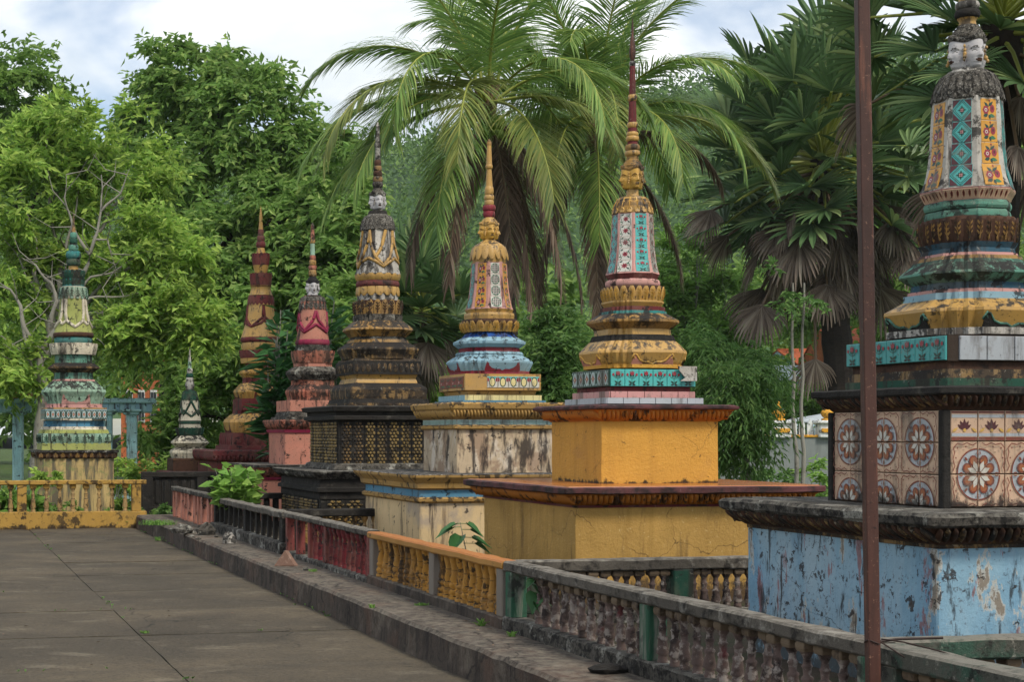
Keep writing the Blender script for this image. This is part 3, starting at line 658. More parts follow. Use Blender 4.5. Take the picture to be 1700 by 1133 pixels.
def join_copies(name, mesh, mats, parent):
    v = np.empty(len(mesh.vertices) * 3, np.float32); mesh.vertices.foreach_get('co', v); v = v.reshape(-1, 3)
    faces = [tuple(p.vertices) for p in mesh.polygons]; mi = [p.material_index for p in mesh.polygons]; mb = MB()
    for m in mats:
        A = np.array(m); mb.add((v @ A[:3, :3].T + A[:3, 3]).tolist(), [], 0)
        o = len(mb.v) - len(v)
        for f, i in zip(faces, mi): mb.f.append(tuple(o + k for k in f)); mb.m.append(i); mb.sm.append(True)
    ob = mb.build(name, list(mesh.materials), parent); ob['kind'] = 'stuff'; return ob
def zn(y, Y): return H - (y - PY) * Y / F

PT_GOLD = petal_mesh('petal', [M['gold'], M['gold_bright']]); PT_OLD = petal_mesh('petal', [M['gold_old'], M['brown_cor']])
PT_DK = petal_mesh('petal', [M['hair_dark'], M['stone']]); PT_LOTUS = petal_mesh('petal', [M['brown_cor'], M['gold_old']]); PT_PINK = petal_mesh('petal', [M['pink_old'], M['pinkw']], rib=False)
PT_MAR = petal_mesh('petal', [M['maroon'], M['maroon']], rib=False); PT_GRN = petal_mesh('petal', [M['green_dk'], M['teal']], rib=False); PT_WHT = petal_mesh('petal', [M['white_cl'], M['gold_old']], rib=False)
PT_SCAL = petal_mesh('petal', [M['gold'], M['gold']], rib=False); PT_GPA = petal_mesh('petal', [M['green_pa'], M['green_dk']])
BD_BR = [bead_mesh('leaf', M[m_]) for m_ in ('brown_cor', 'gold_dirty', 'brown_cor', 'gold_dirty')]; BD_OR = bead_mesh('leaf', M['orange_cor']); BD_GC = bead_mesh('leaf', M['gold_cor']); BD_GD = bead_mesh('boss', M['gold_dirty']); BD_DK = bead_mesh('leaf', M['stone']); BD_PK = bead_mesh('leaf', M['pink_old']); BD_MR = bead_mesh('leaf', M['maroon'])

def carved_strip():                                 # strip of overlapping carved scales
    mb = MB(); mb.box((0, -.1, 0), (.97, .2, 1.0), 0)
    rows, cols = 13, 3
    for r_ in range(rows):
        for c in range(cols + (r_ % 2) - 1):
            x = (c + .5 - (cols + (r_ % 2) - 1) / 2) * .31; z = -.5 + (r_ + .5) / rows; a, b = .13, .034
            v = [(x - a, -.2, z - b * .4), (x, -.2, z - b * 1.2), (x + a, -.2, z - b * .4), (x + a * .7, -.2, z + b), (x, -.2, z + b * 1.3), (x - a * .7, -.2, z + b)]
            t = [(x + (p[0] - x) * .6, -.55, z + (p[2] - z) * .6) for p in v]
            mb.loft([v, t], 1)
    return mb
M['carve_gold'] = aged('carved_gold', '#957c48', .8, bump=.2, rough=.5)
M['stain_cream'] = paint('streaked_cream', '#b39a68', ((ST_V, .9, 9, .46, .56, '#4c4a44', .85), ((1, 1, 1), 6, 9, .54, .62, '#6d7a4c', .6)), rough=.9, bump=.3)
CARVE = carved_strip().mesh('carved_strip', [M['stone_dark'], M['carve_gold']])
CARVE_D = carved_strip().mesh('carved_strip', [M['stone_dark'], M['gold_dirty']])

# ===== the pale blue stupa nearest the camera
def build_blue():
    S = Stupa('tiled_stupa', 'tall white-faced stupa on a peeling sky-blue block behind the rusty pole', 1606, 9.41)
    r = S.root
    lx, ly = .9, .98; zt = 1.225
    S.block('lower_block', 'blue_wall', [(.2, lx, ly), (1.04, lx, ly)], .01, rough=.005)
    S.block('paint_line', 'gold_dirty', [(1.04, lx + .006, ly + .006), (1.062, lx + .006, ly + .006)])
    cr_ = S.block('cornice', 'brown_cor', [(1.062, lx + .012, ly + .012), (1.075, lx + .03, ly + .03), (1.10, lx + .045, ly + .045), (1.155, lx + .1, ly + .1)])
    for face in range(4):
        phi = face * PI / 2; hx, hl = (lx, ly) if face % 2 == 0 else (ly, lx); n = 42
        for i in range(n):
            u = (hl + .07) * (2 * (i + .5) / n - 1); hx2 = hx + .075
            S.put('leaf', BD_BR[i % 4], (math.cos(phi) * hx2 - math.sin(phi) * u, math.sin(phi) * hx2 + math.cos(phi) * u, 1.115 - S.base), phi - PI / 2, (.03, .045, .115), -.85, .5, parent=cr_)
    S.block('slab', 'stone', [(1.155, lx + .115, ly + .115), (1.17, lx + .135, ly + .135), (1.21, lx + .14, ly + .14), (1.228, lx + .12, ly + .12)], rough=.012)
    u_ = .55; core = S.block('upper_block', 'grout', [(1.22, u_, u_), (1.785, u_, u_)])
    # medallion tiles: four tiles make one ring
    def medallions(face, rows, z0, z1, cols=6):
        phi = face * PI / 2; tw = 2 * (u_ - .03) / cols; th_ = (z1 - z0) / rows
        for rr in range(rows):
            for c in range(cols):
                u = -(u_ - .03) + tw * (c + .5); zz = z1 - th_ * (rr + .5)
                left, upper = c % 2 == 0, rr % 2 == 0
                o = S.put('tile', TM['quarter'], (math.cos(phi) * u_ - math.sin(phi) * u, math.sin(phi) * u_ + math.cos(phi) * u, zz - S.base), phi + PI / 2, (tw * (1 if left else -1), .09, th_ * (1 if upper else -1)), parent=core)
    medallions(2, 3, 1.235, 1.78); medallions(0, 3, 1.235, 1.78)
    medallions(3, 2, 1.235, 1.605, 6); medallions(1, 2, 1.235, 1.605, 6)
    for f in (1, 3): S.tiles('tile', TM['palmette'], f, 1.605, 1.78, u_, u_ - .03, 6, parent=core)
    for sx in (-1, 1):
        for sy in (-1, 1):
            mb = MB(); mb.box((sx * u_, sy * u_, .28 + 1.22 - S.base), (.05, .05, .56), 0, .006); mb.build('corner_strip', M['stone_dark'], core)
    c2 = S.block('cornice', 'brown_cor', [(1.782, u_ + .004, u_ + .004), (1.80, u_ + .02, u_ + .02), (1.865, u_ + .075, u_ + .075)])
    for face in range(4):
        phi = face * PI / 2
        for i in range(32):
            u = (u_ + .055) * (2 * (i + .5) / 32 - 1); hx2 = u_ + .05
            S.put('leaf', BD_BR[(i + 1) % 4], (math.cos(phi) * hx2 - math.sin(phi) * u, math.sin(phi) * hx2 + math.cos(phi) * u, 1.833 - S.base), phi - PI / 2, (.026, .038, .09), -.75, .5, parent=c2)
    S.block('slab', 'stone_dark', [(1.865, u_ + .09, u_ + .09), (1.875, u_ + .1, u_ + .1), (1.905, u_ + .1, u_ + .1), (1.915, u_ + .08, u_ + .08)], rough=.006)
    zz = lambda y: H - (y - PY) * 8.95 / F
    S.block('step', 'green_dk', [(zz(645), .5, .5), (zz(629), .5, .5)]); S.block('step', 'gold_dirty', [(zz(629), .492, .492), (zz(614), .485, .485)])
    S.block('recess', 'brown_cor', [(zz(614), .47, .47), (zz(601), .47, .47)])
    tb = S.block('tile_band', 'grout', [(zz(601), .488, .488), (zz(558), .488, .488)])
    for f, key in ((2, 'tulip'), (1, 'tulip'), (0, 'tulip')): S.tiles('tile', TM[key], f, zz(600), zz(559), .488, .488, 7 if f != 3 else 5, parent=tb)
    S.tiles('tile', TM['wplain'], 3, zz(600), zz(559), .488, .43, 5, parent=tb, u0=-.97, u1=1.1)
    S.sec('plinth', 'whitew', 'red', [(562, 137), (551, 137)])
    gp = [(551, 129), (546, 131), (524, 142), (519, 141), (503, 110)]
    S.sec('moulding', 'gold', 'red', gp); S.scrolls('scroll', 'green_mo', gp, 'red', 526, 550, .008, .47); S.flames('flame_border', 'stone_dark', gp, 'red', 528, 551)
    S.sec('band', 'ltblue', 'red', [(503, 109), (492, 108)]); S.sec('band', 'rosepink', 'red', [(492, 102), (486, 101)])
    S.sec('neck', 'navy', 'red', [(486, 97), (475, 95)])
    S.sec('moulding', 'green_mo', 'red', [(475, 95), (472, 100), (461, 116), (457, 115), (443, 97), (437, 92)])
    S.sec('band', 'gold_old', 'red', [(437, 92), (431, 90)]); S.sec('band', 'rosepink', 'red', [(431, 84), (426, 83)])
    S.sec('neck', 'navy', 'red', [(426, 80), (418, 78), (409, 84)])
    S.sec('lotus_core', 'brown_cor', 'sup', [(409, 76), (400, 80), (372, 82), (366, 78)])
    S.ring_petals('petal', PT_LOTUS, 'sup', 408, 368, 78, 82, 28, 1.0, .55)
    S.sec('ring', 'green_mo', 'oct', tor(353, 371, 73, 5)); S.sec('ring', 'green_mo', 'oct', tor(338, 354, 74, 6))
    fl = S.sec('flare_band', 'rosepink', 'oct', [(340, 70), (320, 80)])
    for k in range(8):
        phi = k * PI / 4; rr = S.rad(75, 'oct'); wd = .8284 * rr
        for i in range(6):
            u = wd * ((i + .5) / 6 - .5); S.put('tile', TM['drop'], (math.cos(phi) * rr - math.sin(phi) * u, math.sin(phi) * rr + math.cos(phi) * u, S.z(330)), phi + PI / 2, (wd / 6, .03, .066), .5, parent=fl)
    bp = [(320, 80), (313, 76), (300, 71), (280, 67), (255, 64), (215, 62), (169, 59)]
    be = S.sec('bell', 'whitew', 'oct', bp)
    S.bell_tiles(bp, {0: 'yflower', 1: 'diamond', 2: 'yflower', 3: 'diamond', 4: 'yflower', 5: 'diamond', 6: 'yflower', 7: 'diamond'}, 4, .68, be, 174, 318)
    S.sec('collar', 'hair_dark', 'rnd', [(172, 58), (165, 62), (150, 58), (135, 50), (124, 40)])
    S.ring_petals('petal', PT_DK, 'rnd', 128, 174, 46, 63, 26, 1.05, .35, down=True)
    S.sec('disc', 'whitew', 'rnd', [(126, 34), (120, 34), (117, 28)]); S.sec('neck', 'whitew', 'rnd', [(119, 24), (106, 20)])
    S.head(40, 68, 117, 36, 'face_white', 'hair_dark', 'gold', True)
    S.spire([('spire_cup', 'gold', [(42, 15), (36, 14), (30, 18)]), ('spire_ring', 'stone_dark', tor(16, 31, 22, 5)), ('spire_ring', 'whitew', tor(3, 17, 21, 5)), ('spire_cup', 'gold', [(4, 15), (-14, 13)]),
             ('spire_ring', 'gold', tor(-30, -14, 17, 4)), ('spire_ring', 'gold_old', tor(-44, -30, 15, 4)), ('spire_shaft', 'maroon', [(-44, 11), (-110, 10)]), ('spire_ring', 'gold', tor(-120, -110, 13, 3)), ('spire_shaft', 'maroon', [(-120, 10), (-205, 7)]), ('spire_tip', 'whitew', [(-205, 8), (-212, 6), (-225, 0.5)])])
build_blue()

# ===== the orange stupa
def build_orange():
    S = Stupa('tiled_stupa', 'stupa on bright orange-yellow two-step blocks, golden faces under a tall maroon spire', 1050, 14.16)
    lx, ly = 1.02, 1.08
    S.block('lower_block', 'orange2', [(.2, lx, ly), (1.035, lx, ly)], .006, rough=.005)
    S.block('paint_line', 'maroon', [(1.035, lx + .008, ly + .008), (1.055, lx + .012, ly + .012)])
    c = S.block('cornice', 'orange_cor', [(1.055, lx + .005, ly + .005), (1.07, lx + .03, ly + .03), (1.11, lx + .06, ly + .06), (1.15, lx + .13, ly + .13)])
    S.cornice_beads('leaf', BD_OR, 1.065, lx + .03, 1.145, lx + .11, 46, .35, .8, joined='leaf_row', ay=ly / lx, parent=c)
    S.block('slab', 'maroon_slab', [(1.15, lx + .14, ly + .14), (1.16, lx + .16, ly + .16), (1.2, lx + .16, ly + .16), (1.207, lx + .15, ly + .15)], rough=.008)
    S.block('wet_top', 'orange_top', [(1.2, lx + .13, ly + .13), (1.215, lx + .12, ly + .12)])
    u = .55
    S.block('upper_block', 'orange', [(1.21, u, u), (1.755, u, u)], .008, rough=.005)
    c = S.block('cornice', 'orange_cor', [(1.755, u + .01, u + .01), (1.77, u + .03, u + .03), (1.8, u + .04, u + .04), (1.855, u + .11, u + .11)])
    S.cornice_beads('leaf', BD_OR, 1.772, u + .035, 1.85, u + .095, 30, .35, .8, joined='leaf_row', parent=c)
    S.block('slab', 'maroon_slab', [(1.855, u + .12, u + .12), (1.865, u + .135, u + .135), (1.885, u + .135, u + .135), (1.9, u + .1, u + .1)], rough=.006)
    zz = lambda y: H - (y - PY) * 13.7 / F
    b = S.block('tile_step', 'grout', [(zz(671), .452, .452), (zz(661), .452, .452)])
    for f in range(4): S.tiles('tile', TM['wplain'], f, zz(671), zz(661), .452, .455, 8 if f == 2 else 6, parent=b, th=.08)
    b = S.block('tile_step', 'grout', [(zz(661), .4, .4), (zz(650), .4, .4)])
    for f in range(4): S.tiles('tile', TM['pplain'], f, zz(661), zz(650), .4, .4, 5, parent=b, th=.08)
    S.block('recess', 'maroon', [(zz(650), .375, .375), (zz(641), .375, .375)])
    b = S.block('tile_band', 'grout', [(zz(642), .4, .4), (zz(613), .4, .4)])
    S.tiles('tile', TM['tulipb'], 3, zz(642), zz(613), .4, .4, 6, parent=b, pick=lambda i: TM['tulipb'] if i < 5 else TM['tulipb']); S.tiles('tile', TM['tulipb'], 0, zz(642), zz(613), .4, .4, 6, parent=b)
    S.tiles('tile', TM['lozenge'], 2, zz(642), zz(613), .4, .4, 6, parent=b); S.tiles('tile', TM['lozenge'], 1, zz(642), zz(613), .4, .4, 6, parent=b)
    mb = MB(); o = [(.24, .0), (.4, .0), (.4, .13), (.22, .13), (.235, .09), (.29, .03)]
    mb.loft([[(a, -.45, zz(632.5) - S.base + z_) for a, z_ in o], [(a, -.436, zz(632.5) - S.base + z_) for a, z_ in o]]); mb.build('plaster_patch', M['whitew'], b, fixn=True)
    S.sec('plinth', 'orange', 'red', [(614, 82), (608, 82)])
    gp = [(608, 80), (604, 83), (589, 90), (585, 89), (569, 73)]
    S.sec('moulding', 'gold', 'red', gp); S.scrolls('scroll', 'gold_bright', gp, 'red', 591, 608, .009, .47); S.flames('flame_border', 'pinkw', gp, 'red', 592, 608)
    S.sec('neck', 'stone_dark', 'red', [(569, 72), (559, 68)])
    S.sec('band', 'gold', 'red', [(560, 64), (549, 63)])
    S.sec('moulding', 'gold_old', 'red', [(549, 64), (538, 77), (534, 77), (524, 60)])
    S.sec('neck', 'teal', 'red', [(525, 57), (519, 56)]); S.sec('neck', 'maroon', 'red', [(519, 54), (512, 54)])
    S.sec('rim', 'gold', 'red', [(513, 46), (505, 52), (502, 52)])
    S.sec('lotus_core', 'brown_cor', 'sup', [(503, 44), (498, 49), (481, 50), (477, 48)])
    S.ring_petals('petal', PT_GOLD, 'sup', 503, 478, 47, 51, 24, 1.0, .55)
    S.sec('ring', 'rosepink', 'rnd', tor(466, 479, 46, 4))
    S.sec('flare_band', 'maroon', 'oct', [(467, 40), (457, 45)])
    bp = [(457, 45), (452, 43), (440, 40), (420, 37.5), (390, 35.5), (357, 34)]
    be = S.sec('bell', 'rosepink', 'oct', bp)
    S.bell_tiles(bp, {0: 'tulipb', 1: 'wflower', 2: 'tulipb', 3: 'wflower', 4: 'tealcol', 5: 'wflower', 6: 'tulipb', 7: 'wflower'}, 5, .8, be, 358, 455)
    S.sec('collar', 'gold_old', 'rnd', [(357, 33), (345, 33), (334, 27), (327, 17)])
    S.ring_petals('petal', PT_GOLD, 'rnd', 329, 359, 22, 35, 16, 1.05, .4, down=True)
    S.sec('neck', 'gold', 'rnd', [(329, 13), (322, 10), (312, 10)])
    S.head(262, 280, 315, 20.5, 'gold_bright', 'gold_old', 'gold', 'gilt')
    S.spire([('spire_cup', 'gold_old', [(266, 10), (258, 10)]), ('spire_ring', 'gold', tor(250, 260, 13, 3)), ('spire_ring', 'gold_old', tor(240, 251, 12.5, 3)), ('spire_cup', 'maroon', [(241, 9), (234, 8)]), ('spire_ring', 'gold', tor(226, 235, 11, 2)),
             ('spire_ring', 'gold', tor(219, 227, 10, 2)), ('spire_cup', 'maroon', [(220, 8), (212, 7.5)]), ('spire_ring', 'gold', tor(203, 213, 9, 2)), ('spire_shaft', 'maroon', [(204, 7), (168, 6)]), ('spire_ring', 'gold', tor(157, 168, 7.6, 1.5)),
             ('spire_shaft', 'maroon', [(158, 5.5), (110, 4.6)]), ('spire_knob', 'whitew', tor(101, 110, 5.4, 2)), ('spire_tip', 'rust', [(103, 2.2), (96, 4.6), (86, 5.6), (64, 3.6), (60, 2.4), (45, 2.0), (30, .5)])])
build_orange()

# ===== the cream stupa with pale blue mouldings
def build_cream():
    S = Stupa('tiled_stupa', 'stupa on stained cream blocks with gold cornices and pale blue mouldings', 812, 18.4)
    lx, ly = 1.2, 1.08; n_ = 17.15
    S.block('lower_block', 'cream_wall', [(.2, lx, ly), (zn(836, n_), lx, ly)], .008, rough=.005)
    S.block('rib', 'gold_cor', [(zn(836, n_), lx + .01, ly + .01), (zn(833, n_), lx + .04, ly + .04), (zn(829, n_), lx + .045, ly + .045), (zn(826, n_), lx + .02, ly + .02)])
    S.block('band', 'midblue', [(zn(826, n_), lx + .006, ly + .006), (zn(814, n_), lx + .006, ly + .006)])
    S.block('cornice', 'gold_cor', [(zn(814, n_), lx + .012, ly + .012), (zn(811, n_), lx + .05, ly + .05), (zn(803, n_), lx + .06, ly + .06), (zn(793, n_), lx + .12, ly + .12), (1.195, lx + .125, ly + .125)])
    S.block('ledge_top', 'whitew', [(1.195, lx + .115, ly + .115), (1.203, lx + .11, ly + .11)])
    u = .61; n2 = 17.92
    S.block('upper_block', 'stain_wall', [(1.2, u, u), (zn(714, n2), u, u)], .01, rough=.005)
    S.block('rib', 'gold_cor', [(zn(714, n2), u + .01, u + .01), (zn(712, n2), u + .04, u + .04), (zn(708, n2), u + .045, u + .045), (zn(706, n2), u + .02, u + .02)])
    b = S.block('tile_band', 'grout', [(zn(706, n2), u, u), (zn(697, n2), u, u)])
    for f in range(4): S.tiles('tile', TM['arc'], f, zn(706, n2), zn(697, n2), u, u, 9, parent=b, th=.06)
    c = S.block('cornice', 'gold_cor', [(zn(697, n2), u + .012, u + .012), (zn(694, n2), u + .05, u + .05), (zn(688, n2), u + .06, u + .06), (zn(679, n2), u + .12, u + .12), (zn(672, n2), u + .13, u + .13), (zn(669, n2), u + .1, u + .1)])
    S.cornice_beads('leaf', BD_GC, zn(694, n2), u + .05, zn(681, n2), u + .1, 34, .3, .8, joined='leaf_row', parent=c)
    n3 = 18.1; zz = lambda y: H - (y - PY) * n3 / F
    S.block('step', 'midblue', [(zz(674), .505, .505), (zz(666), .505, .505)])
    b = S.block('tile_step', 'grout', [(zz(666), .462, .462), (zz(657), .462, .462)])
    for f in range(4): S.tiles('tile', TM['bplain' if f in (2, 1) else 'yplain'], f, zz(666), zz(657), .462, .465, 9, parent=b, th=.06)
    S.block('soffit', 'gold', [(zz(657), .41, .41), (zz(651), .42, .42), (zz(649), .45, .45)])
    b = S.block('tile_band', 'gold', [(zz(649), .462, .462), (zz(622), .462, .462)])
    S.tiles('tile', TM['oval'], 3, zz(645), zz(626), .462, .44, 5, parent=b, th=.06, u0=-.45, u1=1.0)
    S.tiles('tile', TM['oval'], 0, zz(645), zz(626), .462, .44, 7, parent=b, th=.06)
    S.tiles('tile', TM['brown'], 2, zz(645), zz(626), .462, .42, 4, parent=b, th=.06); S.tiles('tile', TM['brown'], 1, zz(645), zz(626), .462, .42, 4, parent=b, th=.06)
    S.sec('plinth', 'maroon_br', 'red', [(624, 67), (618, 66)])
    gp = [(618, 66), (614, 68), (605, 72), (602, 72), (594, 60)]
    S.sec('moulding', 'ltblue', 'red', gp); S.flames('flame_border', 'maroon_br', gp, 'red', 603, 618)
    S.sec('band', 'ltblue', 'red', [(594, 58), (590, 57), (590, 55), (586, 54)]); S.sec('neck', 'maroon_br', 'red', [(587, 51), (578, 50)])
    S.sec('moulding', 'ltblue', 'red', [(579, 52), (573, 60), (569, 60.5), (562, 47)]); S.sec('roof', 'royal', 'red', [(563, 48), (558, 43), (558, 42), (552, 37)])
    S.sec('lotus_core', 'brown_cor', 'sup', [(553, 42), (536, 47), (532, 46)])
    S.ring_petals('petal', PT_GOLD, 'sup', 553, 534, 42.5, 48, 22, 1.0, .45)
    S.sec('rim', 'gold', 'oct', [(533, 41), (525, 42), (521, 41)]); S.sec('flare_band', 'gold', 'oct', [(523, 37), (515, 40.5)])
    bp = [(515, 40), (511, 38), (500, 35.5), (485, 33), (465, 31), (437, 29.5)]
    be = S.sec('bell', 'rosepink', 'oct', bp)
    S.bell_tiles(bp, {0: 'yflower', 1: 'check', 2: 'yflower', 3: 'check', 4: 'tealcol', 5: 'yflower', 6: 'check', 7: 'yflower'}, 4, .7, be, 439, 513)
    S.sec('collar', 'gold', 'rnd', [(438, 28), (428, 29), (415, 29), (408, 24), (400, 11), (396, 9)])
    S.ring_petals('petal', PT_SCAL, 'rnd', 411, 434, 27, 31, 16, 1.0, .5, down=True)
    S.sec('neck', 'gold', 'rnd', [(402, 10), (394, 9)])
    S.head(360, 373, 398, 17, 'gold_bright', 'gold', 'gold', 'gilt')
    S.spire([('spire_ring', 'maroon_br', tor(350, 362, 10, 2)), ('spire_ring', 'maroon_br', tor(341, 351, 11, 2)), ('spire_ring', 'gold', tor(332, 342, 8, 1.5)), ('spire_ring', 'gold', tor(324, 333, 8.5, 1.5)), ('spire_ring', 'gold', tor(310, 325, 7.5, 1.5)),
             ('spire_shaft', 'gold', [(311, 6), (280, 4)]), ('spire_ring', 'gold', tor(273, 281, 6, 1.5)), ('spire_shaft', 'gold', [(274, 5), (240, 3.5)]), ('spire_tip', 'gold_old', [(241, 4), (236, 4), (231, 1)])])
build_cream()

# ===== the dark carved stupa
def build_dark():
    S = Stupa('carved_stupa', 'blackened stupa with carved gold panels on its blocks and a grey garlanded bell', 627, 22.65)
    lx, ly = 1.15, 1.17; n_ = 21.35; z_ = lambda y: zn(y, n_)
    lb = S.block('lower_block', 'stone_dark', [(.2, lx, ly), (z_(829), lx, ly)])
    for f in range(4):
        hx, hl = (lx, ly) if f % 2 == 0 else (ly, lx); phi = f * PI / 2
        for i in range(8):
            u = (hl - .08) * (2 * (i + .5) / 8 - 1)
            S.put('carved_panel', CARVE, (math.cos(phi) * hx - math.sin(phi) * u, math.sin(phi) * hx + math.cos(phi) * u, (z_(829) + .2) / 2 - S.base), phi + PI / 2, (.27, .06, z_(831) - .22), parent=lb)
    S.block('moulding', 'stone_dark', [(z_(829), lx + .02, ly + .02), (z_(818), lx + .02, ly + .02), (z_(817), lx + .06, ly + .06), (z_(811), lx + .06, ly + .06), (z_(809), lx + .02, ly + .02), (z_(796), lx + .01, ly + .01)])
    c = S.block('cornice', 'stone', [(z_(796), lx + .05, ly + .05), (z_(793), lx + .07, ly + .07), (z_(786), lx + .12, ly + .12), (1.13, lx + .13, ly + .13), (1.14, lx + .1, ly + .1)])
    S.cornice_beads('leaf', BD_DK, z_(795), lx + .05, z_(786), lx + .11, 40, .3, .7, joined='leaf_row', parent=c)
    u = .8; n2 = 21.75; z2 = lambda y: zn(y, n2)
    S.block('base_ring', 'stone', [(1.13, u + .08, u + .08), (1.15, u + .09, u + .09), (z2(772), u + .06, u + .06), (z2(770), u + .01, u + .01)], rough=.008)
    ub = S.block('upper_block', 'stone_dark', [(1.2, u, u), (z2(699), u, u)])
    for f in range(4):
        phi = f * PI / 2
        for i in range(9):
            uu = (u - .03) * (2 * (i + .5) / 9 - 1)
            S.put('carved_panel', CARVE_D if (f == 3 and i in (0, 1)) else CARVE, (math.cos(phi) * u - math.sin(phi) * uu, math.sin(phi) * u + math.cos(phi) * uu, (z2(701) + z2(771)) / 2 - S.base), phi + PI / 2, (.165, .05, z2(701) - z2(771)), parent=ub)
    S.block('moulding', 'stone_dark', [(z2(699), u + .02, u + .02), (z2(697), u + .09, u + .09), (z2(692), u + .09, u + .09), (z2(690), u + .04, u + .04), (z2(684), u + .05, u + .05), (z2(683), u + .1, u + .1), (z2(676), u + .12, u + .12), (z2(674), u + .08, u + .08)])
    S.sec('step', 'gold_dirty', 'sq', [(676, 87), (671, 87)]); S.sec('step', 'stone_dark', 'sq', [(671, 84), (664, 82)])
    S.sec('moulding', 'gold_dirty', 'sq', [(664, 79), (660, 80), (649, 81), (645, 79), (638, 67)])
    S.sec('band', 'gold', 'sq', [(638, 65), (634, 64), (630, 62), (623, 66)])
    rb = S.sec('relief_band', 'stone_dark', 'sq', [(624, 71), (602, 71)])
    hs = S.rad(71, 'sq')
    for f in range(4):
        phi = f * PI / 2
        for i in range(12):
            uu = hs * (2 * (i + .5) / 12 - 1) * .97; S.put('boss', BD_GD, (math.cos(phi) * hs - math.sin(phi) * uu, math.sin(phi) * hs + math.cos(phi) * uu, S.z(613)), phi - PI / 2, (hs / 8, .03, .13), 0, .0, parent=rb)
    S.sec('rim', 'gold_dirty', 'sq', [(602, 68), (598, 66)])
    S.sec('moulding', 'gold_dirty', 'red', [(598, 61), (594, 62), (583, 68), (580, 67), (571, 54)]); S.sec('step', 'gold_old', 'red', [(571, 52), (566, 50)]); S.sec('step', 'stone', 'red', [(566, 48), (561, 46)])
    S.sec('moulding', 'gold_old', 'red', [(561, 48), (556, 52), (550, 59), (547, 58), (535, 43)])
    S.sec('neck', 'stone', 'red', [(535, 41), (524, 41)])
    S.sec('lotus_core', 'brown_cor', 'sup', [(524, 37), (501, 38)]); S.ring_petals('petal', PT_OLD, 'sup', 524, 500, 38, 40, 20, .98, .4)
    S.sec('neck', 'whitew', 'rnd', [(501, 34), (490, 34)])
    S.sec('ring_core', 'gold', 'rnd', [(492, 33), (477, 34)]); S.ring_petals('petal', PT_SCAL, 'rnd', 478, 493, 35, 35, 16, 1.0, .3, down=True)
    S.sec('ring', 'maroon', 'rnd', tor(467, 479, 36.5, 4))
    S.sec('ring_core', 'gold', 'rnd', [(468, 34), (458, 36)]); S.ring_petals('petal', PT_SCAL, 'rnd', 467, 456, 35, 37, 16, 1.0, .3)
    bp = [(457, 38), (452, 36.5), (440, 34), (425, 32), (400, 29.5), (383, 28)]
    be = S.sec('bell', 'whitew', 'oct', bp)
    S.garland('garland', 'gold', bp, 'oct', [[(-45, 385), (-40, 405), (-22, 430), (0, 444), (22, 430), (40, 405), (45, 385)], [(-45, 431), (-22, 437), (0, 446), (22, 437), (45, 431)]], .024, 4, be)
    S.garland('strap', 'gold', bp, 'oct', [[(12, 385), (-5, 415), (-22, 430)]], .026, 4, be)
    S.sec('collar', 'hair_dark', 'rnd', [(384, 29), (372, 28), (362, 22), (357, 17)]); S.ring_petals('petal', PT_DK, 'rnd', 360, 384, 22, 29.5, 20, 1.05, .35, down=True, joined='petal_ring')
    S.sec('disc', 'stone_dark', 'rnd', [(359, 17), (351, 15)]); S.sec('neck', 'whitew', 'rnd', [(352, 8), (344, 8)])
    S.head(310, 324, 348, 14, 'face_white', 'stone', 'whitew', True)
    S.spire([('spire_ring', 'stone', tor(302, 312, 9, 2)), ('spire_ring', 'gold_dirty', tor(293, 303, 8.5, 2)), ('spire_ring', 'brown_cor', tor(284, 294, 7.5, 1.5)), ('spire_ring', 'gold_dirty', tor(275, 285, 7, 1.5)), ('spire_ring', 'brown_cor', tor(266, 276, 6, 1.2)),
             ('spire_shaft', 'stone', [(267, 5), (244, 4.2)]), ('spire_ring', 'stone', tor(238, 245, 5.5, 1)), ('spire_shaft', 'stone', [(239, 4), (210, 2.8)]), ('spire_tip', 'whitew', [(210, 3.4), (208, 3), (202, .5)])])
build_dark()

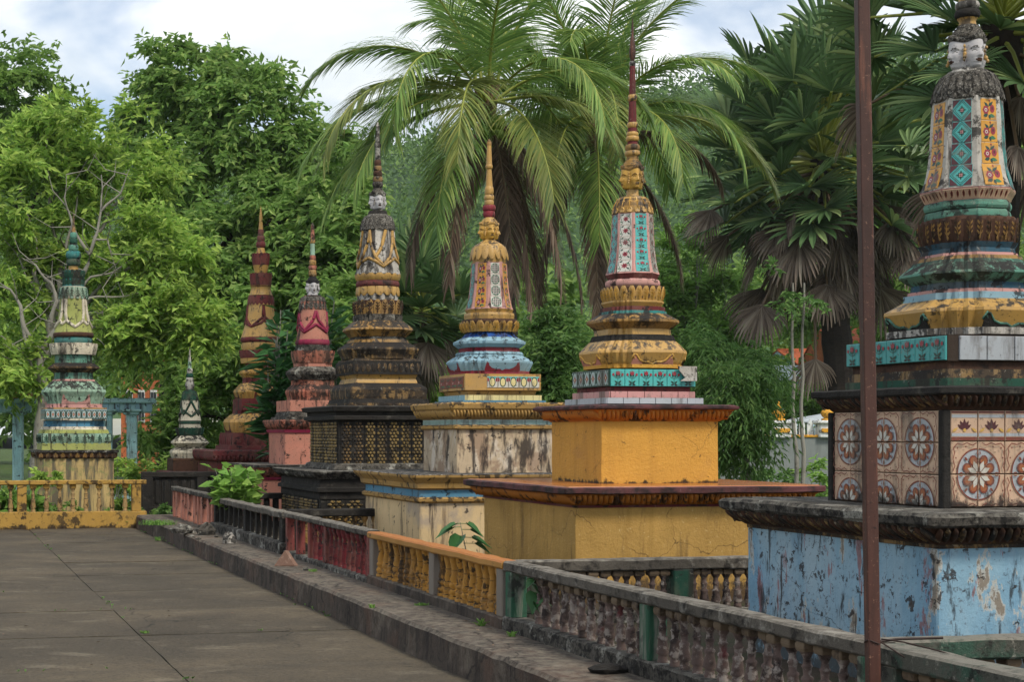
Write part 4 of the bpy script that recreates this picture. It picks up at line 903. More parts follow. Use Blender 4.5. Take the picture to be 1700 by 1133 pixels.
# ===== the salmon stupa
def build_pink():
    S = Stupa('salmon_stupa', 'salmon pink stupa with a sooty grey waist between the carved one and a leafy branch', 519, 26.3)
    lx = 1.08; n_ = 24.95; z_ = lambda y: zn(y, n_)
    S.block('lower_block', 'pinkw', [(.2, lx, lx), (z_(798), lx, lx)]); S.block('paint_line', 'magenta', [(z_(798), lx + .02, lx + .02), (z_(793), lx + .05, lx + .05)])
    c = S.block('cornice', 'pink_old', [(z_(793), lx + .01, lx + .01), (z_(788), lx + .06, lx + .06), (z_(777), lx + .12, lx + .12)]); S.cornice_beads('leaf', BD_PK, z_(790), lx + .05, z_(777), lx + .1, 26, .2, .85, joined='leaf_row', parent=c)
    S.block('slab', 'stone', [(z_(777), lx + .14, lx + .14), (z_(773), lx + .14, lx + .14)], rough=.01)
    u = .62; n2 = 25.4; z2 = lambda y: zn(y, n2)
    S.block('upper_block', 'pinkw', [(z_(774), u, u), (z2(719), u, u)]); S.block('paint_line', 'magenta', [(z2(719), u + .02, u + .02), (z2(714), u + .04, u + .04)])
    c = S.block('cornice', 'pink_old', [(z2(714), u + .005, u + .005), (z2(708), u + .04, u + .04), (z2(700), u + .09, u + .09), (z2(697), u + .08, u + .08)]); S.cornice_beads('leaf', BD_PK, z2(712), u + .02, z2(700), u + .08, 20, .2, .85, joined='leaf_row', parent=c)
    S.sec('step', 'stone', 'sq', [(700, 72), (693, 70)]); S.sec('step', 'stone', 'sq', [(693, 64), (684, 60)])
    S.sec('band', 'pinkw', 'sq', [(684, 61), (666, 61)])
    S.sec('moulding', 'pink_old', 'red', [(666, 43), (662, 43), (652, 46), (648, 45), (640, 36)]); S.sec('neck', 'pink_old', 'red', [(640, 36), (631, 36)])
    S.sec('moulding', 'stone', 'red', [(632, 38), (623, 45), (618, 45), (610, 34)]); S.sec('neck', 'pinkw', 'red', [(610, 32), (602, 32)])
    S.sec('lotus_core', 'pink_old', 'sup', [(604, 31), (584, 34)]); S.ring_petals('petal', PT_PINK, 'sup', 604, 583, 32, 35.5, 22, 1.0, .4, joined='petal_ring')
    S.sec('ring', 'stone', 'rnd', [(584, 29), (574, 28)]); S.sec('ring', 'magenta', 'rnd', tor(564, 575, 28.6, 3))
    bp = [(565, 27), (560, 26.5), (548, 24.5), (530, 22.8), (514, 22)]
    be = S.sec('bell', 'pinkw', 'rnd', bp)
    S.garland('garland', 'magenta', bp, 'rnd', [[(0, 518), (12, 534), (45, 550)], [(90, 518), (78, 534), (45, 550)], [(0, 540), (45, 553), (90, 540)]], .028, 4, be)
    S.sec('collar', 'pink_old', 'rnd', [(516, 22.3), (503, 22), (495, 18), (491, 14)]); S.ring_petals('petal', PT_DK, 'rnd', 494, 515, 19, 22.6, 18, 1.05, .35, down=True, joined='petal_ring')
    S.sec('neck', 'face_white', 'rnd', [(492, 9), (484, 8)])
    S.head(458, 469, 488, 11.5, 'face_white', 'black', 'whitew', True)
    S.spire([('spire_ring', 'gold_old', tor(448, 460, 7, 1.5)), ('spire_ring', 'pink_old', tor(441, 449, 7, 1.5)), ('spire_ring', 'gold_old', tor(432, 442, 6, 1.5)), ('spire_ring', 'pink_old', tor(424, 433, 5, 1)), ('spire_shaft', 'green_pa', [(425, 4), (404, 3.8)]), ('spire_ring', 'gold_old', tor(398, 405, 4.6, 1)), ('spire_shaft', 'pink_old', [(399, 3.6), (375, 3)]), ('spire_tip', 'gold_old', [(375, 3.4), (370, .5)])])
build_pink()

# ===== the yellow and maroon stupa
def build_yellow():
    S = Stupa('yellow_stupa', 'yellow stupa with maroon lotus rings and a sharp pointed spire, partly behind leaves', 433, 30.3)
    lx = 1.05; Sx = S.sec
    S.block('block', 'maroon', [(.2, lx, lx), (zn(767, 29), lx, lx)]); S.block('ledge', 'maroon', [(zn(767, 29), lx + .03, lx + .03), (zn(757, 29), lx + .1, lx + .1), (zn(750, 29), lx + .1, lx + .1), (zn(748, 29), lx + .06, lx + .06)])
    S.cornice_beads('leaf', BD_MR, zn(767, 29), lx + .04, zn(758, 29), lx + .1, 28, 0, .8, joined='leaf_row')
    Sx('step', 'maroon', 'sq', [(752, 78), (740, 76)]); Sx('step', 'maroon', 'sq', [(740, 71), (719, 69)])
    S.ring_petals('petal', PT_MAR, 'sq', 722, 738, 70, 70, 28, .9, .3, down=True, joined='petal_ring')
    gm = [(719, 58), (714, 60), (702, 63), (697, 61), (688, 50)]
    Sx('moulding', 'gold', 'red', gm); S.flames('flame_border', 'maroon', gm, 'red', 703, 718)
    Sx('neck', 'maroon', 'red', [(689, 48), (682, 47)]); Sx('band', 'maroon', 'sq', [(682, 47), (663, 47)])
    gm = [(663, 42), (652, 46), (648, 45), (637, 34)]; Sx('moulding', 'gold', 'red', gm); S.flames('flame_border', 'maroon', gm, 'red', 651, 662)
    Sx('neck', 'maroon', 'red', [(637, 31), (628, 30)]); Sx('moulding', 'gold', 'red', [(628, 30), (621, 36), (618, 36), (611, 27)]); Sx('neck', 'maroon', 'red', [(612, 26), (603, 26)]); Sx('band', 'gold', 'rnd', [(604, 33), (596, 34)])
    Sx('lotus_core', 'maroon', 'rnd', [(597, 32), (583, 34)]); S.ring_petals('petal', PT_MAR, 'rnd', 597, 582, 33, 35.5, 26, 1, .4, joined='petal_ring')
    Sx('band', 'gold', 'rnd', [(583, 31), (576, 33), (569, 31)]); Sx('ring', 'maroon', 'rnd', tor(560, 570, 34, 3))
    bp = [(561, 33), (556, 31.5), (540, 26.5), (525, 23), (505, 21)]
    be = Sx('bell', 'gold', 'rnd', bp)
    S.garland('garland', 'maroon', bp, 'rnd', [[(0, 508), (4, 528), (45, 544), (86, 528), (90, 508)], [(45, 544), (10, 538), (-8, 528)], [(45, 544), (80, 538), (98, 528)]], .026, 4, be)
    Sx('collar', 'maroon', 'rnd', [(507, 21), (496, 21), (490, 19)]); S.ring_petals('petal', PT_MAR, 'rnd', 492, 508, 20.5, 22, 20, 1, .35, down=True, joined='petal_ring')
    Sx('dome', 'gold', 'rnd', [(491, 20), (487, 18), (477, 16), (475, 18)])
    Sx('lotus_core', 'maroon', 'rnd', [(477, 16), (455, 17)]); S.ring_petals('petal', PT_MAR, 'rnd', 477, 454, 16.5, 18, 18, 1, .35, joined='petal_ring')
    Sx('neck', 'gold', 'rnd', [(455, 10), (441, 13)]); Sx('lotus_core', 'maroon', 'rnd', [(441, 12), (422, 14)]); S.ring_petals('petal', PT_MAR, 'rnd', 441, 421, 13, 14.6, 16, 1, .35, joined='petal_ring')
    S.spire([('spire_cup', 'gold', [(422, 8), (411, 6)]), ('spire_ring', 'maroon', tor(401, 412, 8, 2)), ('spire_ring', 'maroon', tor(391, 402, 6.5, 1.5)), ('spire_ring', 'maroon', tor(381, 392, 5, 1.2)), ('spire_tip', 'gold', [(382, 4), (365, 2.6), (362, 3), (343, .4)])])
build_yellow()

# ===== the small white and green stupa
def build_small():
    S = Stupa('small_stupa', 'small cream stupa with dark green bands and crossed green straps under the trees', 315, 33.0)
    Sx = S.sec
    S.block('block', 'maroon', [(.15, .62, .62), (S.z(782) + S.base, .62, .62)]); Sx('plinth', 'brown_cor', 'sq', [(782, 38), (763, 38), (761, 36)])
    Sx('moulding', 'white_cl', 'red', [(761, 31), (752, 34), (748, 33), (743, 24)]); Sx('neck', 'green_dk', 'red', [(744, 22), (738, 22)]); Sx('moulding', 'white_cl', 'red', [(743, 24), (736, 32), (733, 31), (723, 19)])
    Sx('lotus_core', 'green_dk', 'rnd', [(723, 21), (711, 23)]); S.ring_petals('petal', PT_GRN, 'rnd', 723, 710, 21, 23.5, 18, 1, .4, joined='petal_ring')
    Sx('band', 'white_cl', 'rnd', [(711, 18), (705, 18)]); Sx('ring', 'green_dk', 'rnd', tor(698, 706, 18.5, 2))
    bp = [(699, 19), (690, 17), (678, 15), (664, 13.5)]
    be = Sx('bell', 'white_cl', 'rnd', bp)
    S.garland('garland', 'green_dk', bp, 'rnd', [[(0, 666), (45, 690), (90, 666)], [(0, 692), (45, 682), (90, 692)]], .024, 4, be)
    Sx('dome', 'green_dk', 'rnd', [(665, 14), (656, 13.5), (650, 10), (647, 6)]); S.ring_petals('petal', PT_GRN, 'rnd', 650, 666, 11, 14.5, 16, 1, .3, down=True, joined='petal_ring')
    S.spire([('spire_cup', 'whitew', [(648, 6), (642, 8), (634, 7)]), ('spire_ring', 'whitew', tor(627, 635, 6.5, 1.5)), ('spire_ring', 'green_dk', tor(620, 628, 6, 1.5)), ('spire_ring', 'whitew', tor(612, 621, 5, 1.2)), ('spire_shaft', 'green_pa', [(613, 3.4), (600, 2.5)]), ('spire_tip', 'whitew', [(600, 2.4), (576, .5)])])
build_small()

# ===== the green stupa beyond the end balustrade
def build_green():
    S = Stupa('green_stupa', 'mossy green stupa with pale garlanded bell behind the ochre balustrade at left', 122, 31.0, base=0.0)
    Sx = S.sec; hx = S.rad(66, 'sq')
    S.block('block', 'stain_cream', [(0, hx, hx), (S.z(761), hx, hx)]); c = Sx('cornice', 'brown_cor', 'sq', [(761, 66), (757, 70), (752, 72), (750, 71)])
    S.ring_petals('petal', PT_LOTUS, 'sq', 750, 761, 71, 69, 44, .9, .3, down=True, joined='petal_ring')
    Sx('slab', 'stone', 'sq', [(751, 74), (747, 74)]); Sx('step', 'olive', 'sq', [(748, 62), (736, 61)])
    Sx('lotus_core', 'green_pa', 'sq', [(736, 59), (720, 61)]); S.ring_petals('petal', PT_GPA, 'sq', 721, 737, 61, 60, 36, .95, .35, down=True, joined='petal_ring')
    Sx('step', 'olive', 'red', [(720, 59), (714, 57)]); Sx('step', 'white_cl', 'red', [(714, 55), (709, 53)]); Sx('neck', 'midblue', 'red', [(710, 50), (699, 50)]); Sx('rim', 'white_cl', 'red', [(699, 54), (696, 54)])
    tb = Sx('relief_band', 'ltblue', 'sq', [(697, 55), (681, 55)]); hs = S.rad(55, 'sq')
    for f in range(4): S.tiles('tile', TM['lozenge'], f, S.z(696.5), S.z(682), hs, hs, 12, parent=tb, th=.05)
    Sx('rim', 'gold_old', 'sq', [(681, 55), (678, 54)]); Sx('step', 'rosepink', 'red', [(679, 48), (671, 47)])
    gm = [(672, 47), (660, 50), (652, 54), (648, 53), (640, 44), (634, 38)]; Sx('moulding', 'green_pa', 'red', gm); S.flames('flame_border', 'rosepink', gm, 'red', 655, 671)
    Sx('rim', 'rosepink', 'red', [(635, 36), (631, 35)]); Sx('neck', 'green_mo', 'red', [(632, 33), (620, 32)]); Sx('moulding', 'gold_dirty', 'red', [(621, 30), (613, 43), (610, 43), (604, 34)])
    Sx('neck', 'green_mo', 'rnd', [(605, 31), (590, 31)]); Sx('lotus_core', 'white_cl', 'rnd', [(590, 34), (571, 38)]); S.ring_petals('petal', PT_WHT, 'rnd', 590, 571, 36, 39, 24, 1, .4, joined='petal_ring')
    Sx('ring', 'teal', 'rnd', tor(560, 572, 32, 3)); Sx('ring', 'brown_cor', 'rnd', tor(553, 561, 34, 2))
    bp = [(555, 33), (549, 31), (535, 26.5), (515, 24), (495, 22)]
    be = Sx('bell', 'olive', 'rnd', bp)
    S.garland('garland', 'white_cl', bp, 'rnd', [[(-38, 498), (-36, 522), (-30, 534), (0, 545), (30, 534), (36, 522), (38, 498)], [(-30, 534), (-45, 540)], [(30, 534), (45, 540)]], .035, 4, be)
    Sx('collar', 'white_cl', 'rnd', [(497, 22.5), (484, 23), (477, 21)]); S.ring_petals('petal', PT_GPA, 'rnd', 478, 498, 22, 24, 16, .95, .35, down=True, joined='petal_ring')
    Sx('lotus_core', 'teal', 'rnd', [(477, 18), (462, 17), (450, 18)]); S.ring_petals('petal', PT_GRN, 'rnd', 464, 449, 17, 19, 16, 1, .4, joined='petal_ring'); S.ring_petals('petal', PT_GRN, 'rnd', 477, 463, 17, 18, 16, 1, .4, joined='petal_ring')
    S.spire([('spire_cup', 'gold', [(450, 8), (441, 8)]), ('spire_ring', 'green_dk', tor(430, 442, 12, 3)), ('spire_ring', 'teal', tor(417, 431, 13, 4)), ('spire_ring', 'green_mo', tor(406, 418, 8.5, 2)), ('spire_ring', 'green_dk', tor(396, 407, 7, 2)), ('spire_ring', 'green_mo', tor(386, 397, 6, 1.5)), ('spire_tip', 'gold_old', [(387, 4), (380, 3), (355, .4)])])
build_green()

# ------------------------------------------------------------------ the plaza, the raised kerb and the ground
def sheet(name, pts, z, mat, kind='structure'):
    mb = MB(); mb.add([(p[0], p[1], z) for p in pts], [tuple(range(len(pts)))]); o = mb.build(name, mat); o['kind'] = kind; return o
g_ = sheet('ground', [(-900, -60), (900, -60), (900, 1500), (-900, 1500)], -.06, M['grassy'])
pl = empty('plaza', (0, 0, 0), TH); pl['kind'] = 'structure'; pl['label'] = 'weathered concrete plaza of large cast slabs'
SW, SL = 1.858, 1.83
def slab_mesh(w_, l_, seed):
    mb = MB(); n, m_ = 10, 10; V = []; a, b = w_ / 2 - .005, l_ / 2 - .005
    for j in range(m_ + 1):
        for i in range(n + 1):
            x, y = -a + 2 * a * i / n, -b + 2 * b * j / m_
            edge = min(i, n - i, j, m_ - j) == 0
            V.append((x + (0.004 * noise.noise((x * 5 + seed, y * 5, 0)) if edge else 0), y, -.008 * edge + .007 * noise.noise((x * 1.3 + seed * 9, y * 1.3, seed))))
    f = [(j * (n + 1) + i, j * (n + 1) + i + 1, (j + 1) * (n + 1) + i + 1, (j + 1) * (n + 1) + i) for j in range(m_) for i in range(n)]
    mb.add(V, f, 0, False)
    o = V[:n + 1]
    per = [i for i in range(n + 1)] + [(j + 1) * (n + 1) - 1 for j in range(1, m_ + 1)] + [m_ * (n + 1) + i for i in range(n - 1, -1, -1)] + [j * (n + 1) for j in range(m_ - 1, 0, -1)]
    k = len(per); mb.add([V[i] for i in per] + [(V[i][0], V[i][1], -.06) for i in per], [((i + 1) % k, i, k + i, k + (i + 1) % k) for i in range(k)])
    return mb.mesh('slab', M['concrete'])
SM = [slab_mesh(SW, SL, s_) for s_ in range(5)]
for ci in range(6):
    for ri in range(17):
        o = link('slab', SM[(ci * 7 + ri * 3) % 5], pl); t = 12.78 + SL * (ri - 8.5); n = 1.70 + SW * (.5 - ci + 0)
        if t > 27.3: continue
        o.location = (n, t, random.uniform(-.006, .004)); o.rotation_euler = (0, 0, PI * ((ci + ri) % 2))
# raised platform with a worn front edge
mb = MB(); rings = []
N0, ZK = 3.557, .229
ts = np.linspace(-3, 27.2, 150)
V = []
for t in ts:
    e = .015 * noise.noise((t * 1.7, 0, 3)) + .012 * noise.noise((t * 6, 2, 1)); c_ = .012 * noise.noise((t * 4, 7, 1))
    V += [(N0 - .012 + e * .5, t, -.05), (N0 - .004 + e, t, .06), (N0 + e, t, ZK - .03 + c_), (N0 + .022 + e * 1.3, t, ZK - .004 + c_), (N0 + .2, t, ZK + .006 * noise.noise((t * 3, 5, 1))), (4.25, t, ZK), (10.5, t, ZK - .01)]
k = 7
f = [(i * k + j, i * k + j + 1, (i + 1) * k + j + 1, (i + 1) * k + j) for i in range(len(ts) - 1) for j in range(k - 1)]
f.append(tuple((len(ts) - 1) * k + j for j in range(k)))
mb.add(V, f); kb = mb.build('kerb', M['kerb'], fixn=True); kb.rotation_euler = (0, 0, TH); kb['kind'] = 'structure'
mb = MB(); mb.box((7.4, 12.2, ZK + .0), (6.2, 30, .03)); so_ = mb.build('plot_soil', M['soil']); so_.rotation_euler = (0, 0, TH); so_['kind'] = 'structure'

# ------------------------------------------------------------------ balustrades
BAL_A = [(0, .36), (.05, .36), (.05, .3), (.1, .34), (.13, .27), (.17, .44), (.40, .30), (.43, .36), (.46, .34), (.49, .22), (.60, .26), (.63, .33), (.66, .24), (.74, .2), (.80, .3), (.86, .42), (.88, .42), (.9, .5), (1, .5)]
BAL_Y = [(0, .5), (.07, .5), (.09, .36), (.13, .46), (.18, .5), (.22, .42), (.26, .32), (.29, .42), (.33, .46), (.37, .4), (.4, .3), (.46, .38), (.62, .24), (.66, .3), (.69, .24), (.8, .3), (.9, .4), (1, .42)]
def bal_mesh(name, prof, mats, seg=10, split=.79):
    mb = MB(); lo = [p for p in prof if p[0] <= split]; hi = [p for p in prof if p[0] >= split - .12]
    if len(mats) == 1: mb.lathe([(z, r) for z, r in prof], (0, 0, 0), seg, 0)
    else:
        mb.lathe([(z, r) for z, r in prof if z <= .86], (0, 0, 0), seg, 0); mb.box((0, 0, .93), (.95, .95, .14), 1, .05)
    return mb.mesh(name, mats)
BM = dict(rose=bal_mesh('baluster', BAL_A, [M['bal_rose'], M['bal_cap']]), yellow=bal_mesh('baluster', BAL_Y, [M['bal_yellow']]), maroon=bal_mesh('baluster', BAL_A, [M['bal_maroon']]), buff=bal_mesh('baluster', BAL_A, [M['bal_buff'], M['end_yellow']]),
          gold=bal_mesh('baluster', BAL_A, [M['gold_old']]))
def slat_mesh(mat):
    mb = MB(); mb.box((0, 0, .5), (1.0, .5, 1.0), 0, .04); mb.box((0, -.3, .5), (.45, .25, .8), 0, .05); return mb.mesh('baluster', mat)
BM['black'] = slat_mesh(M['stone_dark']); BM['pink'] = slat_mesh(M['pinkw'])
def balustrade(name, label, p0, p1, zb, zp, zr, rail, posts, per, bal, bw, mats, pw=.11, plw=.14, group='balustrades along the plots', skip=(), rough=.006, wonk=.0):
    p0, p1 = Vector((p0[0], p0[1], 0)), Vector((p1[0], p1[1], 0)); d = p1 - p0; Lh = d.length
    root = empty(name, (p0.x, p0.y, zb), math.atan2(d.y, d.x)); tag(root, label, 'balustrade', group)
    rw, rh = rail; zr -= zb; zp -= zb
    mb = MB(); rough_bar(mb, (-.02, 0, zr), (Lh + .02, 0, zr), rw, rh, segs=max(10, int(Lh * 9)), a=rough); h_ = mb.build('handrail', M[mats[0]], root, fixn=True)
    if zp > .01:
        mb = MB(); rough_bar(mb, (-.02, 0, zp), (Lh + .02, 0, zp), plw, zp + .02, segs=max(10, int(Lh * 9)), a=rough * 1.6); mb.build('plinth', M[mats[2]], root, fixn=True)
    for f in posts:
        mb = MB(); mb.box((f * Lh, 0, (zr - rh + zp) / 2), (pw, pw * 1.02, zr - rh - zp + .01), 0, .008); mb.build('post', M[mats[1]], root)
    hb = zr - rh - zp
    for i, (a, b) in enumerate(zip(posts, posts[1:])):
        n = per[i] if isinstance(per, (list, tuple)) else per; x0, x1 = a * Lh + pw / 2, b * Lh - pw / 2
        for j in range(n):
            if (i, j) in skip: continue
            o = link('baluster', BM[bal], root); o.location = (x0 + (x1 - x0) * (j + .5) / n + random.uniform(-1, 1) * wonk, random.uniform(-1, 1) * wonk, zp); o.scale = (bw, bw, hb)
            o.rotation_euler = (random.uniform(-wonk, wonk) * 5, random.uniform(-wonk, wonk) * 5, random.choice((0, PI / 2, PI)) if bal not in ('black', 'pink') else 0)
    return root
NR = 4.07 + .065; ZR = .725
def on_row(x): return tn(t_of(Y_on(x, NR - .065), NR), NR)
GR = 'balustrades along the plots'
balustrade('balustrade', 'sooty balustrade with faded rose balusters and a flaking green middle post', on_row(1440), on_row(836), ZK, ZK + .10, ZR, (.13, .075), [.01, .5, .985], [15, 14], 'rose', .085, ('rail_stone', 'post_green', 'stone'), .12, .15, GR, skip=((1, 12), (1, 13)), wonk=.008)
balustrade('balustrade', 'yellow balustrade with an orange-topped rail and grey posts below the orange stupa', on_row(832), on_row(611), ZK, ZK + .085, ZR - .005, (.15, .06), [.02, .47, .98], [10, 10], 'yellow', .1, ('rail_yellow', 'post_grey', 'kerb'), .12, .15, GR)
balustrade('balustrade', 'maroon balustrade under a worn grey rail, before the cream stupa', on_row(608), on_row(471), ZK, ZK + .05, ZR + .005, (.13, .06), [.01, .48, .68, .84, .99], [9, 3, 0, 0], 'maroon', .085, ('rail_stone', 'post_maroon', 'stone'), .09, .14, GR)
balustrade('balustrade', 'blackened balustrade of flat slats between the maroon and the salmon one', on_row(468), on_row(353), ZK, ZK + .13, ZR + .0, (.15, .08), [.02, .5, .98], [6, 6], 'black', .085, ('rail_stone', 'stone_dark', 'stone'), .11, .2, GR, rough=.012)
balustrade('balustrade', 'salmon pink balustrade of flat panels beside the patch of grass', on_row(350), on_row(284), ZK, ZK + .0, ZR + .02, (.14, .07), [.02, .34, .67, .98], [2, 2, 2], 'pink', .17, ('stone', 'pinkw', 'stone'), .09, .14, GR)
balustrade('balustrade', 'dark green balustrade nearest the camera at the lower right corner', tn(t_of(4.3, NR), NR), on_row(1455), ZK, ZK + .1, ZR, (.15, .09), [.02, .5, .98], [10, 10], 'rose', .085, ('rail_mossy', 'rail_mossy', 'stone'), .12, .15, GR)
def cross(x, n1, n0=NR + .07):
    Yc = Y_on(x, NR); t = t_of(Yc, NR); return tn(t, n0), tn(t, n1)
CG = 'balustrades between the plots'
a, b = cross(838, 8.6); balustrade('balustrade', 'grey-railed cross balustrade with a dark post, running behind the blue stupa', a, b, ZK, ZK + .1, ZR - .01, (.13, .09), [.02, .30, .52, .76, .98], [11, 9, 9, 9], 'rose', .085, ('rail_stone', 'green_dk', 'stone'), .16, .15, CG, wonk=.006)
a, b = cross(1442, 8.6); balustrade('balustrade', 'mossy dark cross rail running right from the rusty pole in front of the blue block', a, b, ZK, ZK + .1, ZR - .005, (.14, .1), [.02, .5, .98], [14, 14], 'rose', .085, ('rail_mossy', 'rail_mossy', 'stone'), .14, .15, CG)
a, b = cross(471, 8.0); balustrade('balustrade', 'dark cross balustrade with little gold balusters, behind the maroon one', a, b, ZK, ZK + .1, ZR + .02, (.14, .09), [.02, .5, .98], [14, 14], 'gold', .085, ('stone_dark', 'stone_dark', 'stone_dark'), .14, .15, CG)
a, b = cross(352, 7.4); balustrade('balustrade', 'black cross balustrade behind the lime green bush', a, b, ZK, ZK + .1, ZR + .03, (.14, .09), [.02, .5, .98], [10, 10], 'black', .09, ('stone_dark', 'stone_dark', 'stone_dark'), .14, .15, CG)
balustrade('balustrade', 'black carved balustrade beside the end of the ochre one, below the small stupa', tn(28.6, 3.86), tn(28.6, 7.5), .0, .3, .94, (.2, .1), [.02, .3, .6, .98], [5, 5, 5], 'black', .16, ('stone_dark', 'stone_dark', 'stone_dark'), .2, .22, CG)
a, b = tn(27.35, 3.72), tn(27.35, -6.2)
balustrade('balustrade', 'ochre yellow balustrade with buff balusters across the far end of the plaza', b, a, 0, .29, .835, (.2, .075), [.005, .21, .4, .59, .785, .985], [9, 8, 8, 8, 8], 'buff', .115, ('end_yellow', 'end_yellow', 'end_yellow'), .16, .24, None)

# ------------------------------------------------------------------ the rusty pole and its wire
def build_pole():
    Yp = 6.72; c = at(1447, 720, Yp); root = empty('steel_pole', (c.x + .012, c.y, ZK)); tag(root, 'rust-brown square steel post leaning left in front of the blue stupa', 'post')
    h_ = 4.6; dx = -16 / 1133 * h_ * 1.15
    mb = MB(); o = [(-.026, -.022), (-.022, -.026), (.022, -.026), (.026, -.022), (.026, .022), (.022, .026), (-.022, .026), (-.026, .022)]
    mb.loft([[(x + dx * f, y, h_ * f) for x, y in o] for f in (0, .25, .5, .75, 1)]); mb.build('tube', M['rust'], root)
    mb = MB(); mb.box((0, 0, .006), (.12, .12, .012), 0, .003); mb.build('foot_plate', M['rust'], root)
    z0 = zn(1066, Yp) - ZK; mb = MB(); r_ = .032; cxp = dx * z0 / h_
    pts = [(cxp + r_ * math.cos(a_), r_ * math.sin(a_), z0 + .008 * math.sin(a_ * 2)) for a_ in np.linspace(0, 2 * PI, 13)] + [(cxp + .08, -.04, z0 - .035), (cxp + .2, -.08, z0 - .12), (cxp + .34, -.14, z0 - .22), (cxp + .5, -.25, z0 - .36)]
    mb.tube(pts, .0035, 5); mb.build('tie_wire', M['wire'], root)
build_pole()
mb = MB(); Yw = 7.0; mb.tube([at(1462, 1066, 6.9), at(1490, 1062, 6.92), at(1530, 1061, 6.94), at(1565, 1060, 6.96)], .006, 5); tag(mb.build('steel_rod', M['wire']), 'thin dark rod lying on the rail end beside the rusty pole', 'rod')
mb = MB(); mb.tube([at(1463, 1062, 6.78), at(1500, 1067, 6.72), at(1560, 1082, 6.6), at(1640, 1108, 6.4), at(1700, 1130, 6.2)], .0035, 5); tag(mb.build('loose_wire', M['wire']), 'thin loose wire sagging along the dark green rail', 'wire')

# ------------------------------------------------------------------ rubble on the ledge
def lump(name, label, x, y, sx, sy, sz, mat, rz=0, prism=False, seed=0, group='broken pieces on the ledge'):
    Yl = (H - ZK) * F / (y - PY); c = at(x, y, Yl); mb = MB()
    if prism:
        rings = [[(-sx, -sy, 0), (sx, -sy, 0), (0, -sy, sz)], [(-sx, sy, 0), (sx, sy, 0), (0, sy, sz)]]
        V = [jitter(p, .012, 5 + seed) for r_ in rings for p in r_]; mb.add(V, [(0, 1, 2), (5, 4, 3), (0, 3, 4, 1), (1, 4, 5, 2), (2, 5, 3, 0)])
    else:
        rnd = random.Random(seed); n = 9; rings = []
        for z_, r_ in ((0, 1), (.45, .95 + .2 * rnd.random()), (.8, .7), (1, .35)):
            rings.append([(sx * r_ * math.cos(2 * PI * i / n) * (.75 + .5 * rnd.random()), sy * r_ * math.sin(2 * PI * i / n) * (.75 + .5 * rnd.random()), sz * z_ * (.85 + .3 * rnd.random()) if z_ else 0) for i in range(n)])
        mb.loft(rings)
    o = mb.build(name, M[mat], fixn=True); o.location = (c.x, c.y, ZK + .003); o.rotation_euler = (0, 0, rz); tag(o, label, 'rubble', group)
lump('brick_lump', 'buff wedge of broken brickwork lying on the ledge before the maroon balustrade', 475, 940, .115, .06, .16, 'brickch', -.3, True, 1)
lump('rubble_piece', 'low heap of broken plaster before the salmon balustrade, left of two', 302, 886, .16, .09, .12, 'stone', 0, False, 2)
lump('rubble_piece', 'broken plaster block at the corner of salmon and black balustrades', 342, 889, .13, .08, .16, 'stone', .3, False, 3)
lump('rubble_piece', 'pale broken bit of concrete before the black slatted balustrade', 380, 903, .1, .07, .14, 'whitew', .5, False, 4)
lump('rubble_piece', 'flat dark grey slab fragment on the ledge below the rose balusters', 1012, 1118, .11, .07, .05, 'stone_dark', .2, False, 5)
for i, (x, y) in enumerate(((318, 893), (360, 893), (508, 948), (330, 897), (870, 1046), (960, 1075))):
    lump('stone_chip', ['small grey chip between two heaps of broken plaster', 'small grey chip by the foot of the black balustrade', 'small grey chip right of the brick wedge', 'small grey chip in front of the plaster heaps', 'small grey chip under the last rose baluster', 'small grey chip below the rose balusters'][i], x, y, .04, .03, .03, 'stone', i, False, 10 + i)

